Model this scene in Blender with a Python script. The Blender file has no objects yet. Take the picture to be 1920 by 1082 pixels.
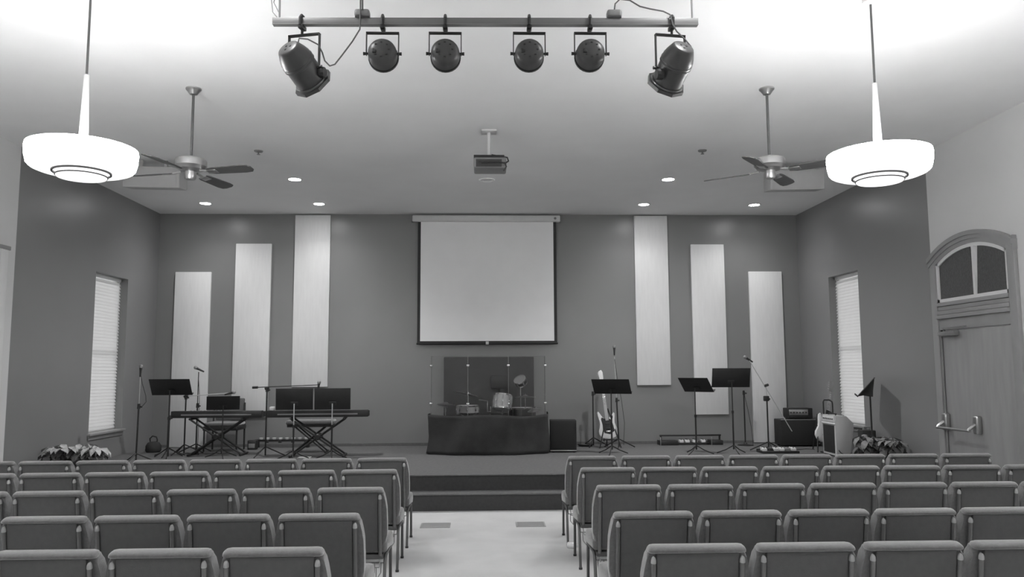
import bpy, bmesh, math, random
from mathutils import Vector, Matrix
from math import sin, cos, pi, radians as R
random.seed(7)
SC = bpy.context.scene
COL = SC.collection

# ------------------------------------------------------------------ camera
cam = bpy.data.cameras.new('camera')
cam.sensor_width = 36.0
cam.lens = 36.0 * 1496.58 / 1920.0
cam.clip_end = 100
camo = bpy.data.objects.new('camera', cam); COL.objects.link(camo)
PITCH, YAW, ROLL = R(5.868), R(2.0036), R(-0.2628)
fw = Vector((sin(YAW)*cos(PITCH), cos(YAW)*cos(PITCH), sin(PITCH)))
rt = Vector((cos(YAW), -sin(YAW), 0)); up = rt.cross(fw)
rr = rt*cos(ROLL)+up*sin(ROLL); uu = -rt*sin(ROLL)+up*cos(ROLL)
camo.matrix_world = Matrix((( rr.x, uu.x, -fw.x, 0), (rr.y, uu.y, -fw.y, 0), (rr.z, uu.z, -fw.z, 1.62), (0, 0, 0, 1)))
SC.camera = camo
# ------------------------------------------------------------------ world, exposure
w = bpy.data.worlds.new('world'); SC.world = w; w.use_nodes = True
w.node_tree.nodes['Background'].inputs[0].default_value = (1, 1, 1, 1)
w.node_tree.nodes['Background'].inputs[1].default_value = 3.0
SC.view_settings.view_transform = 'Standard'; SC.view_settings.look = 'None'
SC.view_settings.gamma = 1; SC.view_settings.use_curve_mapping = False
SC.view_settings.exposure = 0.2
UPLIGHT = 36.0      # watts of the bulbs in one pendant bowl
SHADE_EMIT = 62.0    # glow of the pendant glass
REAR_FILL = 0.26          # unseen pendants added behind the camera as fill, relative to the front ones
DOWN = 40.0         # watts of a recessed downlight beside the back wall
DOWN2 = 262.0       # watts of the two brighter ones further out over the stage
LENS = 80.0          # glow of a recessed lens
HOUSE_FILL = 30.0        # watts of one unseen ceiling light added over the seats as fill

# ------------------------------------------------------------------ materials
def lin(v):
    v /= 255.0
    return v/12.92 if v <= .04045 else ((v+.055)/1.055)**2.4
def mat(name, g, rough=.6, metal=0, var=.06, scale=8.0, bump=0.0, bscale=60.0, spec=.5, stretch=None):
    """grey procedural material: g is an sRGB-like 0..255 albedo"""
    m = bpy.data.materials.new(name); m.use_nodes = True
    nt = m.node_tree; b = nt.nodes['Principled BSDF']
    b.inputs['Roughness'].default_value = rough; b.inputs['Metallic'].default_value = metal
    b.inputs['Specular IOR Level'].default_value = spec
    tc = nt.nodes.new('ShaderNodeTexCoord'); src = tc.outputs['Object']
    if stretch:
        mp = nt.nodes.new('ShaderNodeMapping'); mp.inputs['Scale'].default_value = stretch
        nt.links.new(src, mp.inputs['Vector']); src = mp.outputs['Vector']
    n = nt.nodes.new('ShaderNodeTexNoise'); n.inputs['Scale'].default_value = scale; n.inputs['Detail'].default_value = 4
    nt.links.new(src, n.inputs['Vector'])
    cr = nt.nodes.new('ShaderNodeValToRGB')
    a = lin(g)*(1-var); c = min(lin(g)*(1+var), .95)
    cr.color_ramp.elements[0].position = .3; cr.color_ramp.elements[1].position = .7
    cr.color_ramp.elements[0].color = (a, a, a, 1); cr.color_ramp.elements[1].color = (c, c, c, 1)
    nt.links.new(n.outputs['Fac'], cr.inputs['Fac']); nt.links.new(cr.outputs['Color'], b.inputs['Base Color'])
    if bump:
        n2 = nt.nodes.new('ShaderNodeTexNoise'); n2.inputs['Scale'].default_value = bscale
        nt.links.new(src, n2.inputs['Vector'])
        bp = nt.nodes.new('ShaderNodeBump'); bp.inputs['Strength'].default_value = bump; bp.inputs['Distance'].default_value = .01
        nt.links.new(n2.outputs['Fac'], bp.inputs['Height']); nt.links.new(bp.outputs['Normal'], b.inputs['Normal'])
    return m
def emis(name, s):
    m = bpy.data.materials.new(name); m.use_nodes = True; nt = m.node_tree
    b = nt.nodes['Principled BSDF']; b.inputs['Base Color'].default_value = (.8, .8, .8, 1)
    b.inputs['Emission Color'].default_value = (1, 1, 1, 1); b.inputs['Emission Strength'].default_value = s
    return m
def acrylic(name, gloss=.10):
    m = bpy.data.materials.new(name); m.use_nodes = True; nt = m.node_tree
    nt.nodes.remove(nt.nodes['Principled BSDF']); out = nt.nodes['Material Output']
    t = nt.nodes.new('ShaderNodeBsdfTransparent'); t.inputs[0].default_value = (.93, .93, .93, 1)
    g = nt.nodes.new('ShaderNodeBsdfGlossy'); g.inputs['Roughness'].default_value = .03
    f = nt.nodes.new('ShaderNodeFresnel'); f.inputs['IOR'].default_value = 1.45
    mx = nt.nodes.new('ShaderNodeMixShader')
    nt.links.new(f.outputs[0], mx.inputs[0]); nt.links.new(t.outputs[0], mx.inputs[1]); nt.links.new(g.outputs[0], mx.inputs[2])
    nt.links.new(mx.outputs[0], out.inputs['Surface'])
    return m
def translucent(name, g, fac):
    m = mat(name, g, .5, var=.02); nt = m.node_tree; b = nt.nodes['Principled BSDF']; out = nt.nodes['Material Output']
    t = nt.nodes.new('ShaderNodeBsdfTranslucent'); c = lin(g); t.inputs[0].default_value = (c, c, c, 1)
    mx = nt.nodes.new('ShaderNodeMixShader'); mx.inputs[0].default_value = fac
    nt.links.new(b.outputs[0], mx.inputs[1]); nt.links.new(t.outputs[0], mx.inputs[2]); nt.links.new(mx.outputs[0], out.inputs['Surface'])
    return m
MT = dict(
    wall_dark=mat('dark_wall_paint', 133, .33, var=.03, scale=1.2, bump=.05, bscale=180),
    wall_light=mat('light_wall_paint', 216, .5, var=.02, scale=1.5, bump=.05, bscale=180),
    ceil=mat('ceiling_paint', 244, .9, var=.015, scale=2, spec=.2, bump=.06, bscale=150),
    floor=mat('beige_floor_carpet', 206, .85, var=.05, scale=3, bump=.25, bscale=300, spec=.2),
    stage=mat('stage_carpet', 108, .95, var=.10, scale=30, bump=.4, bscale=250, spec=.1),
    riser=mat('shaded_riser_carpet', 74, .95, var=.1, scale=30, bump=.3, bscale=250, spec=.1),  # the stage carpet again, with the risers' shade put into its colour
    panel=mat('pale_panel_fabric', 230, .8, var=.025, scale=6, bump=.15, bscale=120, stretch=(6, 6, .6)),
    trim=mat('grey_casing_paint', 150, .45, var=.04, scale=6),
    door=mat('door_wood', 148, .5, var=.07, scale=5, stretch=(3, 3, .4)),
    white=mat('white_paint', 226, .45, var=.02),
    offwhite=mat('white_plastic', 215, .5, var=.03),
    vinyl=translucent('white_blind_vinyl', 236, .4),
    screen=mat('screen_fabric', 248, .7, var=.015, scale=3, spec=.2),
    black=mat('black_metal', 38, .45, var=.15, scale=20),
    desk=mat('black_desk_metal', 34, .55, var=.1, scale=14),
    blackp=mat('black_plastic', 44, .5, var=.1),
    cloth=mat('black_cloth', 62, .95, var=.15, scale=5, spec=.1, bump=.2, bscale=90),
    tolex=mat('black_tolex', 40, .75, var=.15, scale=60, bump=.3, bscale=200),
    grille=mat('grille_cloth', 42, .9, var=.25, scale=120, bump=.3, bscale=400),
    acou=mat('charcoal_felt', 76, .95, var=.08, scale=12, spec=.1),
    chrome=mat('chrome', 205, .22, 1, var=.03),
    steel=mat('brushed_steel', 190, .32, 1, var=.08, scale=20, stretch=(1, 1, 20)),
    greym=mat('grey_painted_metal', 135, .5, .2, var=.05),
    fabric=mat('chair_fabric', 112, .9, var=.12, scale=60, bump=.35, bscale=350, spec=.15),
    cback=mat('chair_back_vinyl', 92, .75, var=.06, scale=30, bump=.12, bscale=200, spec=.25),
    tube=mat('chair_tube_paint', 112, .25, .3, var=.05, scale=10),
    cap=mat('tube_cap_glint', 165, .3, var=.02),  # pale colour paints the pendants' glint on the rounded tube ends
    tlight=mat('pale_tube_metal', 200, .35, .4, var=.03),
    leg=mat('chair_leg_paint', 92, .4, .3, var=.05),
    par=mat('black_can_paint', 72, .4, .2, var=.1, scale=10),
    gel=mat('gel_frame_metal', 120, .35, .7, var=.1),
    spkw=mat('pale_speaker_paint', 182, .6, var=.03),
    rodm=mat('grey_rod_paint', 118, .5, .1, var=.03),
    cord=mat('cord_rubber', 92, .6, var=.05),
    blade=mat('fan_blade_wood', 74, .5, var=.15, scale=6, stretch=(1, 6, 1)),
    guitar=mat('white_guitar_lacquer', 224, .25, var=.02),
    maple=mat('maple_neck', 185, .4, var=.06, scale=10, stretch=(1, 1, .2)),
    maple_dark=mat('dark_maple', 120, .4, var=.06),
    monitor=mat('light_cabinet_paint', 190, .6, var=.03),
    leafl=mat('pale_bract', 178, .6, var=.2, scale=25),
    leafm=mat('dusky_bract', 128, .6, var=.3, scale=25),
    leafd=mat('dark_green_leaf', 92, .55, var=.25, scale=25),
    pot=mat('pot_foil', 84, .4, .3, var=.1),
    keyw=mat('white_keys', 225, .3, var=.02),
    glass=mat('obscure_night_glass', 74, .28, var=.22, scale=42, bump=.25, bscale=55),
    drum=mat('pale_drum_shell', 178, .3, .2, var=.12, scale=10),
    head=mat('drum_head', 205, .55, var=.05),
    brass=mat('cymbal_bronze', 150, .28, .9, var=.08, scale=30),
    paper=mat('paper', 235, .8, var=.02),
    vent=mat('vent_metal', 165, .5, .2, var=.05),
    emit=emis('pendant_glass_glow', SHADE_EMIT), emit_low=emis('pendant_bottom_glass_glow', .92), ringm=mat('grey_ring', 84, .6), emit_fill=emis('rear_fill_glow', SHADE_EMIT*REAR_FILL), down=emis('downlight_lens_glow', LENS),
    acrylic=acrylic('clear_acrylic'),
)

fb = MT['fabric'].node_tree.nodes['Principled BSDF']
fb.inputs['Sheen Weight'].default_value = 1.0; fb.inputs['Sheen Roughness'].default_value = .45
# ------------------------------------------------------------------ mesh builder
class MB:
    def __init__(s): s.bm = bmesh.new(); s.x = Matrix.Identity(4); s.mi = 0
    def _v(s, p): return s.bm.verts.new(s.x @ Vector(p))
    def _f(s, vs):
        try:
            f = s.bm.faces.new(vs); f.material_index = s.mi; return f
        except ValueError: return None
    def box(s, x0, x1, y0, y1, z0, z1, bev=0, seg=2):
        v = [s._v((x, y, z)) for z in (z0, z1) for y in (y0, y1) for x in (x0, x1)]
        fs = [s._f([v[i] for i in q]) for q in ((0, 2, 3, 1), (4, 5, 7, 6), (0, 1, 5, 4), (2, 6, 7, 3), (0, 4, 6, 2), (1, 3, 7, 5))]
        if bev:
            es = list({e for f in fs for e in f.edges})
            bmesh.ops.bevel(s.bm, geom=es, offset=bev, segments=seg, affect='EDGES', profile=.5, clamp_overlap=True)
        return s
    def prism(s, pts, d, axis='y', bev=0, seg=2):
        """pts 2D outline; axis 'y': (x,z) outline, extruded y=d[0]..d[1]; 'x': (y,z); 'z': (x,y)"""
        def P(a, b, c): return (a, c, b) if axis == 'y' else ((c, a, b) if axis == 'x' else (a, b, c))
        A = [s._v(P(a, b, d[0])) for a, b in pts]; B = [s._v(P(a, b, d[1])) for a, b in pts]
        n = len(pts)
        fa = s._f(A[::-1]); fb = s._f(B)
        sd = [s._f([A[i], A[(i+1) % n], B[(i+1) % n], B[i]]) for i in range(n)]
        if bev:
            es = list(set(fa.edges) | set(fb.edges))
            bmesh.ops.bevel(s.bm, geom=es, offset=bev, segments=seg, affect='EDGES', profile=.5, clamp_overlap=True)
        bmesh.ops.recalc_face_normals(s.bm, faces=s.bm.faces)
        return s
    def tube(s, pts, r, n=8, cap=True):
        pts = [Vector(p) for p in pts]; rs = r if isinstance(r, (list, tuple)) else [r]*len(pts)
        rings = []; prev = None
        for i, p in enumerate(pts):
            t = (pts[min(i+1, len(pts)-1)] - pts[max(i-1, 0)]).normalized()
            if prev is None:
                a = Vector((0, 0, 1)) if abs(t.z) < .9 else Vector((1, 0, 0))
                u = t.cross(a).normalized()
            else:
                u = (prev - t*prev.dot(t)).normalized()
            prev = u; v = t.cross(u)
            rings.append([s._v(p + (u*cos(2*pi*k/n)+v*sin(2*pi*k/n))*rs[i]) for k in range(n)])
        for a, b in zip(rings, rings[1:]):
            for k in range(n): s._f([a[k], a[(k+1) % n], b[(k+1) % n], b[k]])
        if cap: s._f(rings[0][::-1]); s._f(rings[-1])
        return s
    def lathe(s, prof, n=24, c=(0, 0, 0)):
        """prof: list of (r,z) from top or bottom; r=0 closes"""
        rings = []
        for r, z in prof:
            if r < 1e-6: rings.append([s._v((c[0], c[1], c[2]+z))])
            else: rings.append([s._v((c[0]+r*cos(2*pi*k/n), c[1]+r*sin(2*pi*k/n), c[2]+z)) for k in range(n)])
        for a, b in zip(rings, rings[1:]):
            for k in range(n):
                k2 = (k+1) % n
                if len(a) == 1 and len(b) == 1: continue
                if len(a) == 1: s._f([a[0], b[k], b[k2]])
                elif len(b) == 1: s._f([a[k], b[0], a[k2]])
                else: s._f([a[k], b[k], b[k2], a[k2]])
        return s
    def build(s, name, m, parent=None, smooth=30, loc=(0, 0, 0)):
        bmesh.ops.recalc_face_normals(s.bm, faces=s.bm.faces)
        me = bpy.data.meshes.new(name); s.bm.to_mesh(me); s.bm.free()
        for mm in (m if isinstance(m, (list, tuple)) else [m]): me.materials.append(MT[mm] if isinstance(mm, str) else mm)
        if smooth:
            me.polygons.foreach_set('use_smooth', [True]*len(me.polygons)); me.set_sharp_from_angle(angle=R(smooth))
        o = bpy.data.objects.new(name, me); COL.objects.link(o); o.location = loc
        if parent: o.parent = parent
        if name in ('vent_slots', 'knobs', 'frets', 'socket', 'buttons', 'stems'): o['kind'] = 'stuff'
        return o
def tag(o, label, cat, group=None):
    o['label'] = label; o['category'] = cat
    if group: o['group'] = group
    return o
def thing(name, label, cat, loc=(0, 0, 0), rz=0, group=None):
    o = bpy.data.objects.new(name, None); COL.objects.link(o); o.location = loc; o.rotation_euler = (0, 0, rz)
    o.empty_display_size = .1
    return tag(o, label, cat, group)
def struct(o): o['kind'] = 'structure'; return o
def copy_tree(o, parent=None):
    c = o.copy(); COL.objects.link(c)
    if parent: c.parent = parent
    for ch in o.children: copy_tree(ch, c)
    return c
def mesh_copy(o, parent, loc=None, rot=None):
    c = o.copy(); COL.objects.link(c); c.parent = parent
    if loc is not None: c.location = loc
    if rot is not None: c.rotation_euler = rot
    return c
def look(d, o=(0, 0, 0)):
    """matrix taking +z to direction d, placed at o"""
    return Matrix.Translation(o) @ Vector(d).to_track_quat('Z', 'Y').to_matrix().to_4x4()

# ------------------------------------------------------------------ the room
XL, XR, YB, HC, SZ = -5.527, 5.474, 13.63, 4.31, .376
Y0 = -5.0; PY = 9.52         # back of the room; where the paint changes
floor = MB().box(XL-.2, XR+.2, Y0, YB+.2, -.1, 0).build('floor', 'floor', smooth=0); struct(floor)
ceil = MB().box(XL-.2, XR+.2, Y0-.2, YB+.2, HC, HC+.12).build('ceiling', 'ceil', smooth=0); struct(ceil)
struct(MB().box(XL-.2, XR+.2, YB, YB+.2, 0, HC).build('wall_back', 'wall_dark', smooth=0))
struct(MB().box(XL-.2, XR+.2, Y0-.2, Y0, 0, HC).build('wall_front', 'wall_light', smooth=0))
def side_wall(name, xi, sgn, y1, y2, zb, zt):
    m = MB(); a, b = sorted((xi, xi+sgn*.2))
    m.mi = 1; m.box(a, b, Y0, PY, 0, HC)
    m.mi = 0
    m.box(a, b, PY, y1, 0, HC); m.box(a, b, y2, YB, 0, HC)
    m.box(a, b, y1, y2, 0, zb); m.box(a, b, y1, y2, zt, HC)
    return struct(m.build(name, ['wall_dark', 'wall_light'], smooth=0))
WL = (11.49, 12.52, .765, 3.055); WR = (11.44, 12.44, .80, 3.07)
side_wall('wall_left', XL, -1, *WL)
side_wall('wall_right', XR, 1, *WR)
# stage: platform with one step along the whole width
st = MB(); st.mi = 0; st.box(XL, XR, 9.81, YB, 0, SZ)
stage = struct(st.build('stage', 'stage', smooth=0))
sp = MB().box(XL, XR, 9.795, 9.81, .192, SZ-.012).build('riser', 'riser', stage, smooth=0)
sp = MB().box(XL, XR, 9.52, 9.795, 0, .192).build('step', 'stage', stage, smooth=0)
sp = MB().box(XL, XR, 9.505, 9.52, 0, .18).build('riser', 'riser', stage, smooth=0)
MB().box(XL, XR, 9.78, 9.81, SZ-.014, SZ+.003, .005).build('nosing', 'stage', stage)
MB().box(XL, XR, 9.49, 9.52, .178, .195, .005).build('nosing', 'stage', stage)
b = struct(MB().box(XL, XR, YB-.012, YB, SZ, SZ+.045, .003).build('baseboard_back', 'stage', smooth=0))

# windows with sill and mini blind
def window(n, xi, sgn, W):
    y1, y2, zb, zt = W
    root = struct(bpy.data.objects.new('window_%d' % n, None)); COL.objects.link(root); root.location = (xi, (y1+y2)/2, zb)
    hw = (y2-y1)/2; h = zt-zb
    def X(a, b): return sorted((sgn*a, sgn*b))
    a, b = X(.185, .198)
    MB().box(a, b, -hw, hw, 0, h).build('pane', 'acrylic', root, smooth=0)
    a, b = X(.165, .19); f = MB()
    f.box(a, b, -hw, -hw+.04, 0, h); f.box(a, b, hw-.04, hw, 0, h); f.box(a, b, -hw, hw, 0, .04); f.box(a, b, -hw, hw, h-.04, h)
    f.box(a, b, -hw, hw, h/2-.02, h/2+.02)
    f.build('frame', 'white', root, smooth=0)
    a, b = X(-.05, .165)
    MB().box(a, b, -hw-.04, hw+.04, -.03, .003, .006).build('sill', 'trim', root)
    a, b = X(-.018, -.001)
    MB().box(a, b, -hw-.02, hw+.02, -.09, -.03, .004).build('apron', 'trim', root)
    side = 'left' if sgn < 0 else 'right'
    bl = thing('window_blind', 'white slatted mini blind, closed, in the narrow window of the stage\'s %s wall' % side, 'blind', (xi+sgn*.115, (y1+y2)/2, zb), group='window blinds')
    ww = hw-.012
    MB().box(-.02, .02, -ww, ww, h-.05, h-.002, .004).build('head_rail', 'vinyl', bl)
    MB().box(-.014, .014, -ww, ww, .008, .028, .004).build('bottom_rail', 'vinyl', bl)
    ns = 46; s0 = None; pitch = (h-.09)/ns
    for k in range(ns):
        z = .05+k*pitch
        if s0 is None:
            m = MB(); th = R(62)*(-sgn); wd = .031
            for i in range(3):
                pass
            pr = [(-wd, 0), (-.012, .004), (.012, .004), (wd, 0), (.012, .002), (-.012, .002)]
            m.x = Matrix.Rotation(th, 4, 'Y')
            m.prism(pr, (-ww, ww), 'y')
            s0 = m.build('slat', 'vinyl', bl, smooth=0, loc=(0, 0, z))
        else: mesh_copy(s0, bl, (0, 0, z))
    wx = -sgn*.035
    MB().tube([(wx, ww-.10, h-.05), (wx, ww-.10, h*.42)], .004, 6).build('tilt_wand', 'vinyl', bl)
    return root
window(1, XL, -1, WL); window(2, XR, 1, WR)

# door with arched transom on the right wall, and the white-trimmed door mirrored on the left
d1 = struct(bpy.data.objects.new('door_1', None)); COL.objects.link(d1); d1.location = (XR, 8.71, 0)
def YZ(pts): return pts
hwo = .79
MB().box(-.045, 0, .66, .78, 0, 2.93, .006).build('jamb_casing', 'trim', d1)
MB().box(-.045, 0, -.78, -.66, 0, 2.99, .006).build('jamb_casing', 'trim', d1)
def arc(Rr, a, n=18): return [(a*(1-2*i/n), 1.607+math.sqrt(Rr*Rr-(a*(1-2*i/n))**2)) for i in range(n+1)]
for r0, r1, dpt in ((1.553, 1.505, .075), (1.507, 1.462, .055), (1.464, 1.415, .04)):
    m = MB(); o1 = arc(r0, .785); i1 = arc(r1, .785 if r1 > 1.45 else .70)
    m.prism(o1+i1[::-1], (-dpt, 0), 'x'); m.build('arch_moulding', 'trim', d1, smooth=40)
m = MB(); o1 = arc(1.416, .66); i1 = arc(1.375, .62)
m.prism(o1+i1[::-1], (-.03, 0), 'x')
m.box(-.03, 0, .62, .66, 2.40, 2.87); m.box(-.03, 0, -.66, -.62, 2.40, 2.87); m.box(-.03, 0, -.66, .66, 2.40, 2.44)
tf = m.build('transom_frame', 'white', d1, smooth=40)
MB().box(-.03, 0, -.09, -.05, 2.44, 2.98).build('mullion', 'white', d1, smooth=0)
m = MB(); m.prism([(.62, 2.44), (-.05, 2.44)]+[p for p in arc(1.376, .62)[::-1] if p[0] > -.05], (-.012, 0), 'x'); m.build('pane', 'glass', d1, smooth=0)
m = MB(); m.prism([(-.09, 2.44), (-.62, 2.44)]+[p for p in arc(1.376, .62)[::-1] if p[0] < -.09], (-.012, 0), 'x'); m.build('pane', 'glass', d1, smooth=0)
for z0, z1, dd in ((2.355, 2.40, .05), (2.305, 2.352, .035), (2.255, 2.302, .05), (2.205, 2.252, .065)):
    MB().box(-dd, 0, -.66, .66, z0, z1, .006).build('header_moulding', 'trim', d1)
MB().box(-.03, 0, -.66, .66, 2.075, 2.205, .004).build('head_frame', 'trim', d1)
slab = MB().box(-.018, 0, -.655, .64, .01, 2.06, .003).build('door_slab', 'door', d1)
m = MB().box(-.019, -.001, .642, .658, 0, 2.075).build('gap_strip', 'riser', d1, smooth=0)
m = MB().box(-.085, -.018, .28, .56, 2.0, 2.055, .008).build('door_closer', 'greym', d1)
MB().tube([(-.06, .5, 2.06), (-.20, .30, 2.075), (-.03, .12, 2.10)], .008, 6).build('closer_arm', 'greym', d1)
for yy, nm in ((.60, 'exit_device'), (.0, 'exit_device')):
    m = MB().box(-.085, -.018, yy-.045, yy+.045, .90, 1.10, .02, 3)
    m.tube([(-.08, yy, 1.0), (-.15, yy, .95), (-.16, yy, .93)], [.022, .018, .016], 8)
    m.build('exit_device_head', 'steel', d1)
MB().tube([(-.155, .62, .935), (-.155, -.02, .935)], .014, 10).build('crossbar', 'steel', d1)
MB().tube([(-.03, .63, .06), (-.03, .63, .9)], .010, 8).build('vertical_rod', 'greym', d1)
MB().tube([(-.03, .63, 1.1), (-.03, .63, 2.03)], .010, 8).build('vertical_rod', 'greym', d1)
MB().box(-.05, -.018, .58, .68, 2.01, 2.05, .004).build('strike', 'greym', d1)

d2 = struct(bpy.data.objects.new('door_2', None)); COL.objects.link(d2); d2.location = (XL, 8.75, 0)
MB().box(0, .035, .44, .58, 0, 3.06, .005).build('jamb_casing', 'white', d2)
MB().box(0, .035, -.70, -.56, 0, 3.06, .005).build('jamb_casing', 'white', d2)
MB().box(0, .035, -.56, .44, 2.2, 3.06, .005).build('head_panel', 'white', d2)
MB().box(0, .05, -.72, .60, 3.03, 3.075, .005).build('head_moulding', 'trim', d2)
MB().box(0, .015, -.56, .44, .01, 2.2, .003).build('door_slab', 'white', d2)

# wall panels: six tall pale fabric panels, stepped
for i, (x0, x1, zt, lab) in enumerate((
    (-5.22, -4.62, 3.305, 'pale tall wall panel left of the screen, lowest, nearest the left corner'),
    (-4.22, -3.62, 3.79, 'pale tall wall panel left of the screen, middle height of the three'),
    (-3.23, -2.63, 4.285, 'pale tall wall panel left of the screen, reaching the ceiling'),
    (2.60, 3.18, 4.285, 'pale tall wall panel right of the screen, reaching the ceiling'),
    (3.58, 4.16, 3.785, 'pale tall wall panel right of the screen, middle height of the three'),
    (4.58, 5.16, 3.31, 'pale tall wall panel right of the screen, lowest, nearest the right corner'))):
    o = MB().box(-(x1-x0)/2, (x1-x0)/2, -.045, 0, -2.924, 0, .006).build('wall_panel', 'panel', loc=((x0+x1)/2, YB, zt))
    tag(o, lab, 'wall panel', 'pale wall panels behind the stage')

# projection screen
ps = thing('projection_screen', 'pulled-down white projection screen with black border above the drum shield', 'screen', (.05, YB-.07, 4.22))
MB().box(-1.28, 1.26, -.06, .055, -.055, .055, .02, 3).build('case', 'offwhite', ps)
MB().box(-1.295, -1.28, -.062, .06, -.058, .058, .004).build('end_cap', 'greym', ps)
MB().box(1.26, 1.275, -.062, .06, -.058, .058, .004).build('end_cap', 'greym', ps)
m = MB().lathe([(0, .004), (.022, .004), (.022, 0)], 14); 
e = m.build('emblem', 'greym', ps); e.rotation_euler = (R(90), 0, 0); e.location = (1.17, -.061, 0)
sx0, sx1, szb = -1.185, 1.19, -2.13
m = MB()
m.box(sx0, sx0+.05, -.004, .0, szb, -.05); m.box(sx1-.05, sx1, -.004, 0, szb, -.05); m.box(sx0+.05, sx1-.05, -.004, 0, szb, szb+.03)
m.build('border', 'desk', ps, smooth=0)
MB().box(sx0+.05, sx1-.05, -.004, 0, szb+.03, -.05).build('screen_sheet', 'screen', ps, smooth=0)
MB().tube([(sx0-.01, 0, szb-.012), (sx1+.01, 0, szb-.012)], .016, 10).build('bottom_bar', 'desk', ps)
m = MB().box(-.025, .025, -.02, -.008, szb-.03, szb+.02, .004); m.build('pull_tab', 'offwhite', ps)

# ------------------------------------------------------------------ ceiling things
def pendant(loc, label, k_=1.0, em='emit'):
    z0 = 3.155; q = .908
    t = thing('pendant_light', label, 'pendant light', (loc[0], loc[1], z0), group='white bowl pendant lights')
    P = lambda pr: [(r*q, z*q) for r, z in pr]
    # bowl, open on top
    side = [(.372, 0), (.382, -.004), (.386, -.03), (.381, -.10), (.370, -.145), (.350, -.168)]
    under = [(.350, -.168), (.32, -.180), (.26, -.186), (.0, -.186)]
    inner = [(.0, -.168), (.30, -.166), (.340, -.15), (.366, -.1), (.372, 0)]
    sh = MB().lathe(P(side), 48).build('shade', em, t, smooth=50)
    MB().lathe(P(under), 48).build('shade_bottom', 'emit_low', sh, smooth=50)
    MB().lathe(P(inner), 48).build('reflector', 'white', t, smooth=50)
    MB().lathe(P([(.193, -.184), (.206, -.185), (.206, -.198), (.193, -.198), (.193, -.184)]), 48).build('ring', 'ringm', t)
    MB().lathe(P([(.0, -.187), (.176, -.187), (.176, -.222), (.168, -.232), (.12, -.238), (.0, -.24)]), 40).build('diffuser', 'emit_low', t)
    MB().lathe(P([(.174, -.216), (.181, -.216), (.181, -.224), (.174, -.224), (.174, -.216)]), 40).build('ring', 'ringm', t)
    MB().lathe(P([(.0, -.166), (.06, -.166), (.06, .0), (.085, .012), (.05, .03), (.036, .05), (.034, .08), (.018, .57), (.0, .572)]), 20).build('stem', 'offwhite', t)
    MB().tube([(0, 0, .50), (0, 0, HC-z0-.02)], .0085, 8).build('rod', 'cord', t)
    MB().lathe([(0, HC-z0), (.06, HC-z0), (.055, HC-z0-.03), (.02, HC-z0-.045), (0, HC-z0-.045)], 20).build('canopy', 'offwhite', t)
    for k in range(3):
        L = bpy.data.lights.new('bulb_light', 'POINT'); L.energy = UPLIGHT*k_/3; L.shadow_soft_size = .045
        lo = bpy.data.objects.new('bulb_light', L); COL.objects.link(lo); lo.parent = t
        lo.location = (.2*cos(2*pi*k/3+.5), .2*sin(2*pi*k/3+.5), -.03)
    return t
pendant((-2.752, 5.45), 'glowing white bowl pendant light on a rod, above the left chairs')
pendant((2.82, 5.49), 'glowing white bowl pendant light on a rod, above the right chairs')
pendant((-3.03, .6), 'added unseen pendant fill light over the left chairs behind the viewer', REAR_FILL, 'emit_fill')  # this and the next three are added out of view to light the room
pendant((3.105, .6), 'added unseen pendant fill light over the right chairs behind the viewer', REAR_FILL, 'emit_fill')
pendant((-3.03, -3.2), 'added unseen pendant fill light near the rear wall, left', REAR_FILL, 'emit_fill')
pendant((3.105, -3.2), 'added unseen pendant fill light near the rear wall, right', REAR_FILL, 'emit_fill')

def downlight(x, y, label, on=True, watts=DOWN):
    t = thing('recessed_light', label, 'ceiling light', (x, y, HC), group='recessed ceiling lights')
    MB().lathe([(.0, -.001), (.082, -.001), (.084, -.008), (.105, -.010), (.112, -.004), (.112, 0)], 28).build('trim_ring', 'white', t)
    MB().lathe([(0, -.007), (.04, -.0065), (.082, -.003)], 28).build('lens', 'down' if on else 'offwhite', t)
    if on:
        L = bpy.data.lights.new('spot_light', 'SPOT'); L.energy = watts; L.spot_size = R(140); L.spot_blend = .9; L.shadow_soft_size = .06
        lo = bpy.data.objects.new('spot_light', L); COL.objects.link(lo); lo.parent = t; lo.location = (0, 0, -.03)
downlight(-4.464, 12.74, 'lit recessed ceiling light nearest the back left corner')
downlight(-2.66, 12.76, 'lit recessed ceiling light in front of the left panel that reaches the ceiling')
downlight(-2.66, 11.10, 'lit recessed ceiling light further from the back wall, left of the projector', True, DOWN2)
downlight(.04, 11.10, 'unlit recessed ceiling light beyond the projector', False)
downlight(2.61, 11.02, 'lit recessed ceiling light further from the back wall, right of the projector', True, DOWN2)
downlight(2.605, 12.74, 'lit recessed ceiling light in front of the right panel that reaches the ceiling')
downlight(4.431, 12.75, 'lit recessed ceiling light nearest the back right corner')
for yy, ln_ in ((4.3, 'first'), (1.9, 'second')):  # two rows of lights added out of view to brighten seats and floor
    for xx, cn_ in ((-4.2, 'far left'), (-1.4, 'centre left'), (1.4, 'centre right'), (4.2, 'far right')):
        downlight(xx, yy, 'added unseen ceiling fill light over the seats, %s row behind the lighting bar, %s' % (ln_, cn_), True, HOUSE_FILL)
for x, y, s in ((-2.759, 9.65, 'left'), (2.69, 9.53, 'right')):
    t = thing('sprinkler_head', 'small round sprinkler head on the ceiling beyond the %s fan' % s, 'sprinkler', (x, y, HC))
    MB().lathe([(0, 0), (.055, 0), (.05, -.012), (.02, -.016), (0, -.016)], 18).build('plate', 'greym', t)
    MB().lathe([(0, -.014), (.01, -.014), (.01, -.04), (.022, -.044), (.022, -.047), (0, -.047)], 12).build('deflector', 'greym', t)

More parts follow.
